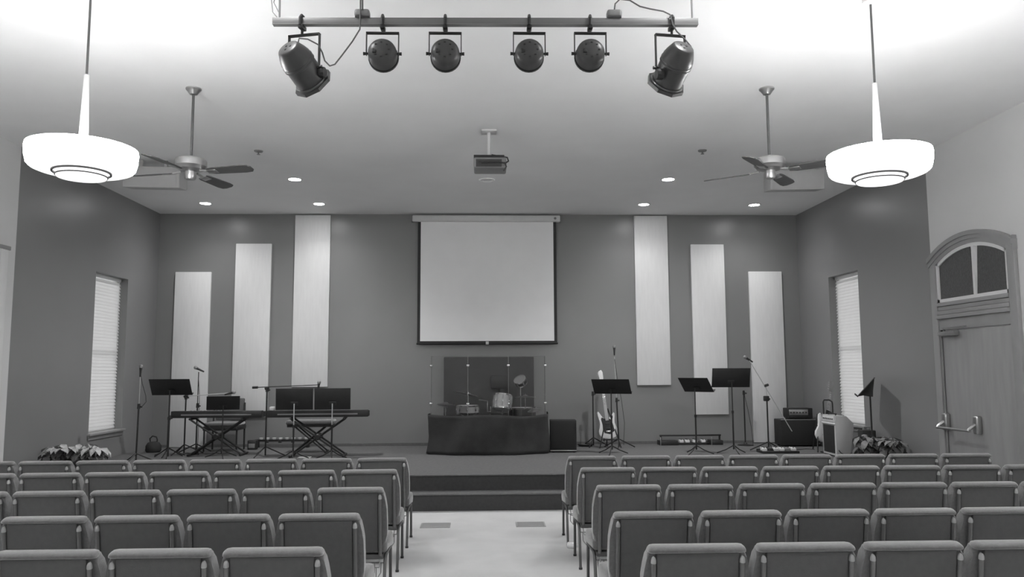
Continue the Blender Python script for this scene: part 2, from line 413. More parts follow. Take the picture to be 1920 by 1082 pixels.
def fan(x, y, off, label):
    t = thing('ceiling_fan', label, 'ceiling fan', (x, y, HC), rz=0, group='ceiling fans')
    zb = 3.50-HC     # blade plane
    MB().lathe([(0, 0), (.072, 0), (.072, -.012), (.055, -.03), (.035, -.06), (.02, -.066), (0, -.066)], 24).build('canopy', 'steel', t)
    MB().tube([(0, 0, -.06), (0, 0, zb+.12)], .0125, 10).build('downrod', 'leg', t)
    MB().lathe([(0, zb+.155), (.03, zb+.15), (.035, zb+.132), (.11, zb+.128), (.136, zb+.118), (.144, zb+.105), (.146, zb+.05), (.135, zb+.04), (.12, zb+.02), (.06, zb+.0), (0, zb)], 32).build('motor_housing', 'steel', t)
    MB().lathe([(0, zb), (.05, zb), (.052, zb-.06), (.045, zb-.075), (0, zb-.08)], 24).build('switch_housing', 'steel', t)
    b0 = None
    for k in range(4):
        a = R(off)+k*pi/2
        if b0 is None:
            out = [(.19, -.045), (.24, -.058), (.55, -.070), (.62, -.06), (.645, -.03), (.645, .03), (.62, .06), (.55, .070), (.24, .058), (.19, .045)]
            m = MB(); m.x = Matrix.Rotation(R(-13), 4, 'X'); m.prism(out, (-.004, .004), 'z')
            b0 = m.build('blade', 'blade', t, loc=(0, 0, zb-.005)); b0.rotation_euler = (0, 0, a)
            m = MB(); m.tube([(.10, 0, .012), (.16, 0, .004), (.20, 0, .0)], .012, 8)
            m.x = Matrix.Rotation(R(-13), 4, 'X'); m.box(.18, .285, -.035, .035, -.010, -.004, .003)
            i0 = m.build('blade_iron', 'steel', b0)
        else:
            c = mesh_copy(b0, t, rot=(0, 0, a)); mesh_copy(i0, c)
fan(-2.768, 7.48, -15, 'brushed steel ceiling fan with four dark blades, left of the projector')
fan(2.720, 7.36, -37, 'brushed steel ceiling fan with four dark blades, right of the projector')

# ceiling projector
pj = thing('projector', 'ceiling mounted projector on a white pole, facing the screen', 'projector', (.055, 8.79, HC))
MB().box(-.085, .085, -.085, .085, -.018, 0, .004).build('mount_plate', 'offwhite', pj)
MB().tube([(0, 0, -.015), (0, 0, -.31)], .021, 14).build('pole', 'offwhite', pj)
MB().box(-.17, .17, -.12, .16, -.335, -.305, .004).build('bracket', 'black', pj)
bd = MB().box(-.17, .195, -.14, .17, -.455, -.335, .018, 3).build('body', 'greym', pj)
m = MB(); m.box(-.145, .14, -.146, -.138, -.445, -.36, .003); m.build('connector_panel', 'acou', pj)
m = MB()
for k in range(4): m.box(-.12+.06*k, -.085+.06*k, -.15, -.145, -.40, -.385)
m.build('socket', 'blackp', pj)
m = MB().lathe([(0, .03), (.045, .03), (.05, 0), (0, 0)], 20)
ln = m.build('lens', 'black', pj); ln.rotation_euler = (R(-90), 0, 0); ln.location = (-.09, .165, -.395)
MB().tube([(-.08, -.15, -.405), (-.02, -.18, -.41), (.10, -.18, -.40), (.18, -.16, -.41), (.215, -.10, -.37), (.205, -.06, -.32), (.12, -.04, -.30), (.03, -.02, -.28)], .009, 7).build('cable', 'black', pj)
MB().tube([(.17, -.165, -.40), (.19, -.17, -.45), (.16, -.165, -.50)], .008, 7).build('cable', 'black', pj)

# ceiling speakers
for x, y, s, rz in ((-4.205, 10.05, 'left', R(5)), (4.07, 10.05, 'right', R(-5))):
    t = thing('ceiling_speaker', 'white loudspeaker box hung under the ceiling behind the %s fan' % s, 'speaker', (x, y, HC), rz, 'white ceiling speakers')
    m = MB(); m.x = Matrix.Rotation(R(8), 4, 'X')
    m.box(-.345, .345, -.05, .30, -.365, -.10, .012); m.build('cabinet', 'spkw', t)
    m = MB(); m.x = Matrix.Rotation(R(8), 4, 'X')
    m.box(-.305, .305, -.056, -.05, -.345, -.12, .004); m.build('grille', 'spkw', t)
    for xx in (-.15, .15):
        MB().box(xx-.02, xx+.02, .05, .09, -.13, 0, .003).build('bracket', 'spkw', t)

# ------------------------------------------------------------------ stage lighting bar and par cans
BY, BZ = 4.6, 3.70
lb = thing('lighting_bar', 'long grey steel lighting bar hung from two rods near the ceiling', 'lighting bar', (.02, BY, BZ))
lb.rotation_euler = (0, R(-.55), 0)
m = MB()
m.box(-1.272, 1.272, -.02, .02, -.019, .019, .003); m.build('bar', 'rodm', lb)
MB().box(-1.272, 1.272, -.0205, .0205, -.0225, -.019).build('bar_lip', 'greym', lb, smooth=0)
for x in (-1.235, 1.241):
    MB().tube([(x, 0, .015), (x, 0, HC-BZ)], .006, 8).build('hanger_rod', 'rodm', lb)
for x in (-.745, .765):
    m = MB().box(x-.045, x+.045, -.03, .03, .024, .072, .015, 3); bx = m.build('junction_box', 'greym', lb)
    MB().box(x-.04, x+.04, -.025, .025, .017, .026).build('box_base', 'acou', bx, smooth=0)
MB().tube([(-1.235, .01, .55), (-1.29, 0, .2), (-1.275, 0, .06), (-1.245, 0, .022)], .003, 6).build('safety_wire', 'rodm', lb)
MB().tube([(-1.26, .01, .45), (-1.235, 0, .24), (-1.27, 0, .12), (-1.235, 0, .05)], .003, 6).build('safety_wire', 'rodm', lb)
MB().tube([(-.752, -.03, .50), (-.752, -.032, .12), (-.752, -.034, 0), (-.755, -.03, -.06), (-.80, -.02, -.13), (-.865, -.01, -.215), (-.905, 0, -.262), (-.935, 0, -.272), (-.965, 0, -.24), (-.98, 0, -.19), (-1.0, -.02, -.15), (-1.06, -.03, -.12), (-1.11, -.03, -.115), (-1.118, -.03, -.15)], .0045, 7).build('cable', 'cord', lb)
MB().tube([(-.745, -.028, .50), (-.740, -.03, .06)], .0055, 7).build('cable', 'cord', lb)
MB().tube([(.765, -.02, .07), (.77, -.02, .105), (.80, -.02, .135), (.86, -.02, .128), (.92, -.02, .09), (.98, -.02, .075), (1.06, -.02, .06), (1.10, -.028, .035), (1.112, -.035, -.03), (1.135, -.03, -.07), (1.19, -.02, -.12), (1.22, -.02, -.16), (1.225, -.02, -.20), (1.20, -.02, -.205)], .0045, 7).build('cable', 'cord', lb)

def par_can(x, z_off, axis, center, yoke_w, label, long=False, knob=None, yaw=0):
    """axis: direction the light points; center: yoke pivot, relative to (x, BY, BZ)"""
    t = thing('par_can_light', label, 'stage light', (x, BY, BZ+x*.0096), group='par can stage lights')
    # hook clamp over the bar
    m = MB(); m.x = Matrix.Rotation(yaw, 4, 'Z')
    m.tube([(0, -.028, -.03), (0, -.028, .015), (0, -.012, .034), (0, .012, .034), (0, .028, .015), (0, .028, -.005)], .0095, 8)
    m.box(-.014, .014, -.03, .03, -.05, -.026, .004); m.tube([(0, 0, -.045), (0, 0, -.075)], .008, 8)
    m.build('clamp', 'black', t)
    c = Vector(center); hw = yoke_w/2
    m = MB(); m.x = Matrix.Rotation(yaw, 4, 'Z')
    zt = -.072
    for s in (-1, 1):
        x0, x1 = sorted((s*hw, s*(hw-.005)))
        m.box(x0, x1, c.y-.012, c.y+.012, c.z-.01, zt+.002)
    m.box(-hw, hw, c.y-.013, c.y+.013, zt-.003, zt+.005)
    m.build('yoke', 'black', t, smooth=0)
    for s in (-1, 1):
        m = MB(); m.x = Matrix.Rotation(yaw, 4, 'Z')
        m.tube([(s*(hw-.02), c.y, c.z), (s*(hw+.016), c.y, c.z)], [.006, .011], 8); m.build('knob', 'black', t)
    X = look(axis, c)
    r = .086
    if not long:
        m = MB(); m.x = X
        m.lathe([(0, -.065), (.03, -.064), (.056, -.057), (.074, -.044), (.083, -.025), (r, -.005), (r, .06)], 36)
        body = m.build('body', 'par', t, smooth=35)
        m = MB(); m.x = X; m.lathe([(r-.004, .045), (r+.005, .045), (r+.005, .064), (r-.004, .064)], 28); m.build('front_rim', 'black', t)
        m = MB(); m.x = X; m.lathe([(0, .055), (r-.003, .055)], 28); m.build('lens', 'chrome', t)
        m = MB(); m.x = X
        for k in range(8):
            a = k*pi/4
            m.box(.045*cos(a)-.006, .045*cos(a)+.006, .045*sin(a)-.003, .045*sin(a)+.003, -.0635, -.055)
        m.build('vent_slots', 'black', t, smooth=0)
        m = MB(); m.x = X; m.box(.028, .052, -.022, -.004, -.068, -.050, .003); m.build('plug_socket', 'blackp', t)
    else:
        m = MB(); m.x = X
        m.lathe([(0, -.155), (.055, -.155), (.064, -.15), (.070, -.14), (.086, -.105), (.096, -.075), (.097, -.06), (.100, -.056), (.100, -.05), (.095, -.046), (.096, -.04), (.100, -.036), (.100, -.03), (.094, -.026), (.094, .10)], 36)
        m.build('body', 'par', t, smooth=35)
        # octagonal gel frame
        m = MB(); m.x = X
        m.lathe([(.094, .10), (.122, .10), (.122, .122), (.088, .122)], 8); m.build('gel_frame', 'par', t, smooth=0)
        m = MB(); m.x = X
        m.lathe([(.09, .088), (.105, .088), (.105, .1), (.09, .1)], 36); m.build('front_rim', 'gel', t)
        m = MB(); m.x = X; m.lathe([(0, .11), (.08, .11)], 28); m.build('lens', 'chrome', t)
        m = MB(); m.x = X
        for k in range(3):
            a = pi*.25+k*2*pi/3
            m.box(.02*cos(a)-.005, .02*cos(a)+.005, .02*sin(a)-.005, .02*sin(a)+.005, -.158, -.15)
        m.build('vent_slots', 'black', t, smooth=0)
        if knob is not None:
            m = MB(); m.x = Matrix.Translation(knob) @ Matrix.Rotation(yaw, 4, 'Z') @ Matrix.Rotation(R(90), 4, 'Y')
            m.lathe([(0, -.02), (.03, -.02), (.034, -.012), (.034, .012), (.03, .02), (0, .02)], 10); m.build('tension_knob', 'black', t)
    return t
for x, s in ((-.603, 'second from the left end'), (-.231, 'third from the left end'), (.271, 'third from the right end'), (.638, 'second from the right end')):
    par_can(x, 0, (0, 1, -.06), (.0, .0, -.198), .195, 'black round par can seen from behind, %s of the bar' % s)
par_can(-1.079, 0, (.36, .66, -.46), (.0, .03, -.275), .20, 'black par can pointing down to the right at the bar\'s left end', True, (.115, .03, -.30), R(-14))
par_can(1.133, 0, (-.22, .66, -.52), (.01, .03, -.28), .19, 'black par can pointing down to the left at the bar\'s right end', True, (-.085, -.02, -.335), R(8))

# ------------------------------------------------------------------ chairs
def make_chair():
    t = thing('church_chair', '', 'chair')
    # backrest cushion, reclined: local y 0 at the back top, faces +y
    half = [(.0, .795), (.200, .795), (.222, .790), (.228, .775), (.232, .755), (.241, .715), (.249, .66), (.2515, .56), (.2505, .48), (.243, .42), (.225, .385), (.195, .365), (0, .365)]
    out = half[1:-1] + [(-a, b) for a, b in half[1:-1][::-1]]
    X = Matrix.Translation((0, .0, .82)) @ Matrix.Rotation(R(9), 4, 'X') @ Matrix.Translation((0, 0, -.82))
    m = MB(); m.x = X
    m.prism(out, (.010, .080), 'y', bev=.02, seg=3)
    m.build('backrest', 'fabric', t, smooth=50)
    m = MB(); m.x = X
    rings = []
    xs = [-.226, -.223, -.214, -.198, .198, .214, .223, .226]; sc = [.35, .68, .92, 1, 1, .92, .68, .35]
    for xx, k in zip(xs, sc):
        dz = -.012*(1-k)
        rings.append([m._v((xx, .026+.046*k*cos(2*pi*i/14), .7945+dz-.003*k*cos(2*pi*i/14)+.0185*k*sin(2*pi*i/14))) for i in range(14)])
    for a, b in zip(rings, rings[1:]):
        for i in range(14): m._f([a[i], a[(i+1) % 14], b[(i+1) % 14], b[i]])
    m._f(rings[0][::-1]); m._f(rings[-1])
    m.build('top_roll', 'fabric', t, smooth=60)
    m = MB(); m.x = X
    m.box(-.190, .190, -.010, .014, .375, .785, .006); m.build('back_panel', 'cback', t)
    m = MB()
    prof = [(.075, .365), (.07, .42), (.085, .438), (.40, .445), (.47, .44), (.51, .415), (.52, .375), (.505, .350), (.45, .345)]
    m.prism(prof, (-.2525, .2525), 'x', bev=.022, seg=3)
    m.build('seat', 'fabric', t, smooth=50)
    MB().box(-.225, .225, .07, .47, .318, .352, .006).build('seat_pan', 'leg', t)
    for s in (-1, 1):
        x = s*.205
        m = MB(); m.x = X
        m.tube([(x, -.010, .34), (x, -.010, .742)], .0125, 12); tb = m.build('back_tube', 'tube', t, smooth=60)
        m = MB(); m.x = X; m.tube([(x, -.010, .741), (x, -.010, .748), (x, -.009, .757), (x, -.006, .764), (x, 0, .768)], [.0128, .0128, .012, .009, .003], 12); m.build('tube_cap', 'cap', tb, smooth=60)
        x2 = s*.236
        m = MB(); m.tube([(x2, .02, .004), (x2, .09, .30), (x2, .11, .325), (x2, .15, .335)], .0115, 10); m.build('rear_leg', 'leg', t, smooth=60)
        m = MB(); m.tube([(x2, .50, .004), (x2, .475, .30), (x2, .46, .325), (x2, .42, .335), (x2, .14, .335)], .0115, 10); m.build('front_leg', 'leg', t, smooth=60)
        for yy in (.02, .50): MB().lathe([(0, 0), (.0145, 0), (.0145, .016), (0, .016)], 10, (x2, yy, 0)).build('foot_glide', 'blackp', t)
    # wire book rack under the seat
    m = MB()
    for k in range(9):
        xx = -.18+.045*k
        m.tube([(xx, .05, .27), (xx, .06, .185), (xx, .34, .165), (xx, .36, .23)], .0035, 5)
    m.tube([(-.2, .05, .27), (.2, .05, .27)], .004, 6); m.tube([(-.2, .36, .23), (.2, .36, .23)], .004, 6)
    for q in (-1, 1):
        m.tube([(q*.2, .05, .27), (q*.205, .08, .322)], .004, 6); m.tube([(q*.2, .36, .23), (q*.205, .37, .322)], .004, 6)
    m.build('book_rack', 'greym', t, smooth=60)
    m = MB(); m.tube([(.236, .30, .335), (.247, .30, .345), (.248, .30, .352)], .004, 6); m.build('coupling_hook', 'chrome', t)
    return t
chair0 = make_chair(); used = [False]
WCH = .5094
ORD = ['at the aisle', 'second from the aisle', 'third from the aisle', 'fourth from the aisle', 'fifth from the aisle', 'sixth from the aisle', 'seventh from the aisle', 'eighth from the aisle', 'ninth from the aisle']
ROWN = ['front row', 'second row', 'third row', 'fourth row', 'nearest row']
# centre x, y of the back tops, angle, measured count, extra chairs towards the wall
LROWS = [(-2.733, 7.54, .54, 8, 0), (-2.217, 6.656, 1.0, 6, 1), (-1.946, 5.645, 1.0, 5, 1), (-1.699, 4.642, 0.0, 4, 0), (-1.473, 3.764, 0.0, 3, 0)]
RROWS = [(2.793, 7.545, -.67, 8, 0), (2.549, 6.651, -.93, 7, 1), (2.284, 5.652, -.33, 6, 1), (1.723, 4.599, .29, 4, 1), (1.487, 3.73, -.2, 3, 1)]
for blk, rows, sg in (('left', LROWS, -1), ('right', RROWS, 1)):
    for ri, (x0, y0, a, n, ex) in enumerate(rows):
        a = R(a)
        for j in range(n+ex):
            s = sg*(j-(n-1)/2)*WCH
            if not used[0]: c = chair0; used[0] = True
            else: c = copy_tree(chair0)
            jit = random.uniform(-.0015, .0015)
            c.location = (x0+s*cos(a), y0+s*sin(a)+jit, 0); c.rotation_euler = (0, 0, a)
            c['label'] = 'grey padded stacking chair, %s, %s of the %s block' % (ORD[j], ROWN[ri], blk)
            c['group'] = 'grey chairs in rows'

# ------------------------------------------------------------------ floor vents, papers
for x, s in ((-.515, 'left'), (.486, 'right')):
    t = thing('floor_vent', 'flat grey floor register set in the %s side of the aisle' % s, 'floor vent', (x, 8.63, 0), group='floor vents in the aisle')
    m = MB(); m.box(-.155, .155, -.13, -.112, 0, .006); m.box(-.155, .155, .112, .13, 0, .006); m.box(-.155, -.138, -.112, .112, 0, .006); m.box(.138, .155, -.112, .112, 0, .006)
    m.build('frame', 'vent', t, smooth=0)
    s0 = None
    for k in range(9):
        y = -.10+.025*k
        if not s0: s0 = MB().box(-.138, .138, -.008, .008, 0, .004).build('slat', 'vent', t, smooth=0, loc=(0, y, 0))
        else: mesh_copy(s0, t, (0, y, 0))
m = MB(); m.prism([(-.05, -.03), (.02, -.05), (.06, 0), (.03, .05), (-.04, .04)], (0, .05), 'z', bev=.02)
o = m.build('crumpled_paper', 'paper', loc=(.80, 7.50, 0), smooth=0); tag(o, 'crumpled white paper on the floor by the right aisle chair\'s leg', 'paper')
o = MB().box(-.09, .09, -.07, .07, 0, .012, .003).build('sheet_music', 'paper', loc=(-2.60, 11.82, SZ)); tag(o, 'white paper lying on the stage under the right keyboard stand', 'paper')

# ------------------------------------------------------------------ stage gear helpers
def tripod(m, h=.16, r=.30, a0=.5, rad=.009):
    for k in range(3):
        a = a0+k*2*pi/3
        m.append(((0, 0, h), (r*cos(a), r*sin(a), .012), rad))
def legs(t, h, r, a0, mt='black', rad=.009):
    for k in range(3):
        a = a0+k*2*pi/3
        MB().tube([(.012*cos(a), .012*sin(a), h), (r*cos(a), r*sin(a), .012)], rad, 7).build('leg', mt, t)
def music_stand(x, y, zc, W, h, tilt, yaw, label, base_xy=None, chrome_top=False):
    """tilt: metres the bottom edge lies behind the top edge; zc desk centre height above the stage"""
    t = thing('music_stand', label, 'music stand', (x, y, SZ), yaw, 'black music stands on the stage')
    ang = math.atan2(tilt, h); hh = math.hypot(tilt, h)/2
    X = Matrix.Translation((0, 0, zc)) @ Matrix.Rotation(-(-ang), 4, 'X')
    X = Matrix.Translation((0, 0, zc)) @ Matrix.Rotation(ang, 4, 'X')
    m = MB(); m.x = X; m.box(-W/2, W/2, -.003, .003, -hh, hh, .002)
    dk = m.build('desk', 'desk', t)
    m = MB(); m.x = X; m.box(-W/2, W/2, .003, .055, -hh, -hh+.006); m.build('lip', 'desk', t, smooth=0)
    m = MB(); m.x = X; m.box(-.05, .05, -.02, -.003, -hh*.6, -hh*.25, .004); m.build('bracket', 'black', t)
    py = -.03
    MB().tube([(0, py, zc*.52), (0, py, zc-hh*.42*cos(ang))], .0085, 9).build('upper_tube', 'tlight' if chrome_top else 'black', t)
    MB().tube([(0, py, .07), (0, py, zc*.55)], .0125, 9).build('lower_tube', 'black', t)
    MB().lathe([(0, zc*.55-.02), (.019, zc*.55-.02), (.019, zc*.55+.02), (0, zc*.55+.02)], 10, (0, py, 0)).build('collar', 'black', t)
    for k in range(3):
        a = .6+k*2*pi/3
        MB().tube([(0, py, .13), (.12*cos(a), py+.12*sin(a), .06), (.25*cos(a), py+.25*sin(a), .01)], .008, 7).build('leg', 'black', t)
    return t
def mic(p, d, label, r=.024):
    t = thing('microphone', label, 'microphone', p, group='stage microphones')
    m = MB(); m.x = look(d)
    m.tube([(0, 0, -.12), (0, 0, -.03), (0, 0, .0)], [.011, .016, .021], 10); m.build('body', 'blackp', t, smooth=50)
    m = MB(); m.x = look(d); m.lathe([(.021, 0), (.026, .012), (.026, .03), (.018, .045), (0, .05)], 12); m.build('grille', 'greym', t, smooth=60)
    return t
def mic_stand(x, y, label, zc, zt, lean=0, boom=None, weight=False, round_base=False, a0=.4, light=True, cable=None, rbase=.28):
    """zc clutch height, zt tube top, both above the stage; boom = (dx0,dz0, dx1,dz1) ends relative to the top"""
    t = thing('microphone_stand', label, 'microphone stand', (x, y, SZ), group='microphone stands')
    if round_base: MB().lathe([(0, 0), (.13, 0), (.128, .012), (.03, .028), (.018, .05), (0, .05)], 24).build('base', 'black', t)
    else: legs(t, .14, rbase, a0)
    MB().tube([(0, 0, .02), (lean*zc, 0, zc)], .0115, 9).build('lower_tube', 'black', t)
    m = MB(); m.tube([(lean*zc, 0, zc-.035), (lean*zc, 0, zc+.035)], [.022, .018], 9); m.tube([(lean*zc, 0, zc), (lean*zc+.045, -.01, zc-.01)], [.009, .013], 7)
    m.build('clutch', 'black', t)
    if zt > zc: MB().tube([(lean*zc, 0, zc), (lean*zt, 0, zt)], .007, 8).build('upper_tube', 'tlight' if light else 'black', t)
    if boom:
        dx0, dz0, dx1, dz1 = boom
        m = MB(); m.tube([(lean*zt-.03, 0, zt-.01), (lean*zt+.03, 0, zt+.01)], .02, 8); m.build('boom_clamp', 'black', t)
        MB().tube([(lean*zt+dx0, 0, zt+dz0), (lean*zt+dx1, 0, zt+dz1)], .0065, 8).build('boom', 'tlight' if light else 'black', t)
        if weight:
            d = Vector((dx0-dx1, 0, dz0-dz1)).normalized(); e = Vector((lean*zt+dx0, 0, zt+dz0))
            MB().tube([e-d*.03, e+d*.05], .018, 8).build('counterweight', 'black', t)
    if cable: MB().tube(cable, .004, 6).build('cable', 'black', t)
    return t
G = 'stage'
# music stands (world x, y, desk-centre height above stage)
music_stand(-4.69, 12.2, 1.02, .60, .24, .15, 0, 'black music stand at far left, wide tilted desk before the first panel')
music_stand(-3.825, 11.95, .79, .46, .20, .11, R(18), 'black music stand with small desk in front of the left keyboard')
music_stand(-2.71, 11.6, .852, .515, .305, .05, R(8), 'black music stand, left of the pair in front of the right keyboard', chrome_top=True)
music_stand(-2.17, 11.6, .852, .505, .305, .05, R(8), 'black music stand, right of the pair in front of the right keyboard', chrome_top=True)
music_stand(1.905, 12.0, .998, .575, .22, .18, R(-23), 'black music stand with tilted desk in front of the white bass guitar')
music_stand(3.155, 11.9, 1.018, .50, .21, .185, R(-46), 'black music stand turned sideways, left of the tallest upright stand')
music_stand(3.69, 11.9, 1.122, .57, .285, .07, R(-2), 'black music stand with the tallest upright desk, right of centre stage')
# stand seen from its edge by the right window
t = thing('music_stand', 'black music stand seen edge-on in front of the right window blind', 'music stand', (5.16, 10.75, SZ), R(64.5), 'black music stands on the stage')
m = MB(); m.x = Matrix.Translation((0, -.02, 1.0)) @ Matrix.Rotation(R(41), 4, 'X'); m.box(-.25, .25, -.004, .004, -.17, .17, .002); m.build('desk', 'desk', t)
m = MB(); m.x = Matrix.Translation((0, -.02, 1.0)) @ Matrix.Rotation(R(41), 4, 'X'); m.box(-.25, .25, .004, .05, -.17, -.163); m.build('lip', 'desk', t, smooth=0)
m = MB(); m.prism([(-.13, 1.13), (.09, .872), (.02, .885), (-.06, .87), (-.10, .87), (-.105, .95)], (-.02, .02), 'x'); m.build('bracket', 'desk', t, smooth=0)
MB().tube([(0, -.065, .07), (0, -.065, .90)], .0115, 9).build('lower_tube', 'black', t)
for k in range(3):
    a = .9+k*2*pi/3
    MB().tube([(0, -.065, .13), (.12*cos(a), -.065+.12*sin(a), .06), (.2*cos(a), -.065+.2*sin(a), .01)], .008, 7).build('leg', 'black', t)

# microphone stands
mic_stand(-4.735, 11.2, 'tall straight microphone stand at far left, beside the left window', .78, 1.27, .012, cable=[(.02, -.01, 1.22), (.05, -.01, 1.08), (.10, -.01, .93), (.11, -.01, .84), (.06, -.01, .78)])
mic((-4.72, 11.2, SZ+1.30), (.0, .1, 1), 'upright microphone on the far-left stand beside the left window')
mic_stand(-4.425, 12.6, 'straight microphone stand in front of the lowest left panel', .73, 1.245, 0, a0=1.0, light=False, cable=[(.0, -.01, 1.2), (.03, -.02, .9), (.035, -.02, .5), (.03, -.02, .1)])
mic((-4.45, 12.59, SZ+1.30), (-.9, -.1, .45), 'microphone tilted left, before the lowest left panel')
mic_stand(-4.575, 12.52, 'boom microphone stand behind the far-left music stand', .86, .875, 0, boom=(-.06, -.005, .66, .045), a0=.2)
mic((-3.87, 12.52, SZ+.925), (1, .1, .25), 'microphone on the level boom above the left keyboard')
mic_stand(-4.615, 12.0, 'short black microphone stand left of the left keyboard', .58, .58, 0, a0=.8, rbase=.22)
mic_stand(-3.222, 12.05, 'black boom microphone stand between the two keyboards', .98, 1.0, 0, boom=(-.165, .012, .765, .045), weight=True, light=False, a0=.2)
mic((-2.46, 12.05, SZ+1.06), (.1, .1, 1), 'upright microphone behind the paired music stands')
mic_stand(2.155, 12.9, 'tall microphone stand beside the white bass guitar', .765, 1.46, -.035, a0=.3, cable=[(-.05, -.01, 1.42), (-.01, -.02, 1.1), (.05, -.02, .75), (.09, -.02, .4), (.07, -.02, .05)])
mic((2.105, 12.9, SZ+1.60), (.02, .1, 1), 'long upright microphone on the tall stand by the bass guitar')
mic_stand(1.786, 13.2, 'short black microphone stand left of the white bass guitar', .86, .89, 0, a0=.1, rbase=.24, light=False)
mic_stand(4.298, 13.2, 'black microphone stand with round base behind the tallest music stand', .86, .90, 0, round_base=True, light=False, cable=[(.0, -.01, .86), (.05, -.02, .6), (.10, -.02, .3), (.12, -.02, .02)])
t = mic_stand(4.328, 12.2, 'boom microphone stand with long slanted boom before the amplifier', .80, 1.0, 0, boom=(.37, -.70, -.26, .40), light=True, a0=.5)
m = MB().box(-.05, .03, -.03, .03, .76, .84, .012); m.build('clip_box', 'black', t)
mic((4.03, 12.2, SZ+1.42), (-.85, -.1, .52), 'microphone at the upper end of the slanted boom')

# keyboards on X stands
def keyboard(x, y, rz, L, h, label, xstand, sl, skew=0):
    t = thing('keyboard', label, 'keyboard', (x, y, h), rz, 'electric keyboards')
    m = MB(); m.box(-L/2, L/2, -.15, -.02, -.055, .045, .008); m.box(-L/2, L/2, -.02, .15, -.055, -.0, .006)
    m.box(-L/2, -L/2+.04, -.02, .15, 0, .028, .006); m.box(L/2-.04, L/2, -.02, .15, 0, .028, .006)
    m.build('case', 'blackp', t)
    m = MB(); m.box(-L/2+.15, L/2-.15, -.152, -.149, -.02, .0); m.build('trim_strip', 'greym', t, smooth=0)
    m = MB(); nk = 36; kw = (L-.09)/nk
    for k in range(nk):
        xx = -L/2+.045+k*kw; m.box(xx+.001, xx+kw-.001, .0, .148, 0, .02)
    o = m.build('white_keys', 'keyw', t, smooth=0); o['kind'] = 'stuff'
    m = MB()
    for k in range(nk-1):
        if k % 7 in (2, 6): continue
        xx = -L/2+.045+(k+1)*kw; m.box(xx-.007, xx+.007, .0, .09, .02, .032)
    o = m.build('black_keys', 'blackp', t, smooth=0); o['kind'] = 'stuff'
    m = MB()
    for k in range(10): m.box(-L*.3+.05*k, -L*.3+.05*k+.025, -.11, -.085, .045, .053)
    o = m.build('buttons', 'greym', t, smooth=0)
    zt = h-.055-SZ
    s = thing('keyboard_stand', sl, 'keyboard stand', (x, y, SZ), rz, 'keyboard stands')
    for yy in (-.10, .10):
        for q in (-1, 1):
            off = .022*q*(1 if yy > 0 else -1)
            MB().tube([(-q*xstand, yy+off, zt-.03), (q*xstand, yy+off, .02)], .0145, 8).build('leg', 'black', s)
    for q in (-1, 1):
        MB().tube([(q*xstand, -.17, zt-.018), (q*xstand, .17, zt-.018)], .017, 8).build('top_bar', 'black', s)
        MB().tube([(q*xstand, -.2, .018), (q*xstand, .2, .018)], .017, 8).build('foot_bar', 'black', s)
    m = MB(); m.x = Matrix.Translation((0, 0, zt/2)) @ Matrix.Rotation(R(90), 4, 'X')
    m.lathe([(0, -.15), (.035, -.15), (.045, -.14), (.045, .14), (.035, .15), (0, .15)], 14); m.build('pivot', 'black', s)
    return t
keyboard(-4.0, 12.33, R(1), 1.33, .993, 'black keyboard at left with its keys visible, behind the small music stand', .38, 'black X keyboard stand under the left keyboard')
keyboard(-2.44, 12.02, R(3), 1.45, 1.01, 'black keyboard to the right, behind the paired music stands', .38, 'black X keyboard stand under the right keyboard')
MB().box(-.03, .03, -.16, -.05, .045, .10, .008).build('power_unit', 'offwhite', bpy.data.objects['keyboard.001'], loc=(-.66, 0, 0))

# bench behind the right keyboard, chair behind the left
t = thing('keyboard_bench', 'padded bench with light top behind the right keyboard', 'bench', (-2.68, 12.62, SZ), R(2))
MB().box(-.36, .36, -.17, .17, .435, .50, .02, 3).build('cushion', 'fabric', t)
MB().box(-.34, .34, -.155, .155, .395, .435, .006).build('seat_board', 'blackp', t)
for q in (-1, 1):
    for yy in (-.11, .11): MB().tube([(-q*.22, yy, .395), (q*.24, yy, .014)], .012, 8).build('leg', 'black', t)
    MB().tube([(q*.24, -.16, .014), (q*.24, .16, .014)], .013, 8).build('foot_bar', 'black', t)
t = thing('side_chair', 'dark padded chair behind the left keyboard, facing the seats', 'chair', (-4.10, 12.92, SZ), 0)
MB().box(-.26, .26, -.22, .22, .40, .455, .018, 3).build('seat', 'fabric', t)
MB().box(-.27, .27, -.225, .225, .335, .40, .01).build('seat_frame', 'black', t)
m = MB(); m.x = Matrix.Translation((0, .23, .42)) @ Matrix.Rotation(R(-6), 4, 'X'); m.box(-.22, .22, -.02, .03, .05, .40, .015); m.build('backrest', 'cback', t)
for q in (-1, 1):
    MB().tube([(q*.25, -.2, .012), (q*.25, -.2, .36)], .014, 8).build('leg', 'black', t)
    MB().tube([(q*.25, .2, .012), (q*.25, .2, .40), (q*.235, .235, .75)], .014, 8).build('leg', 'black', t)

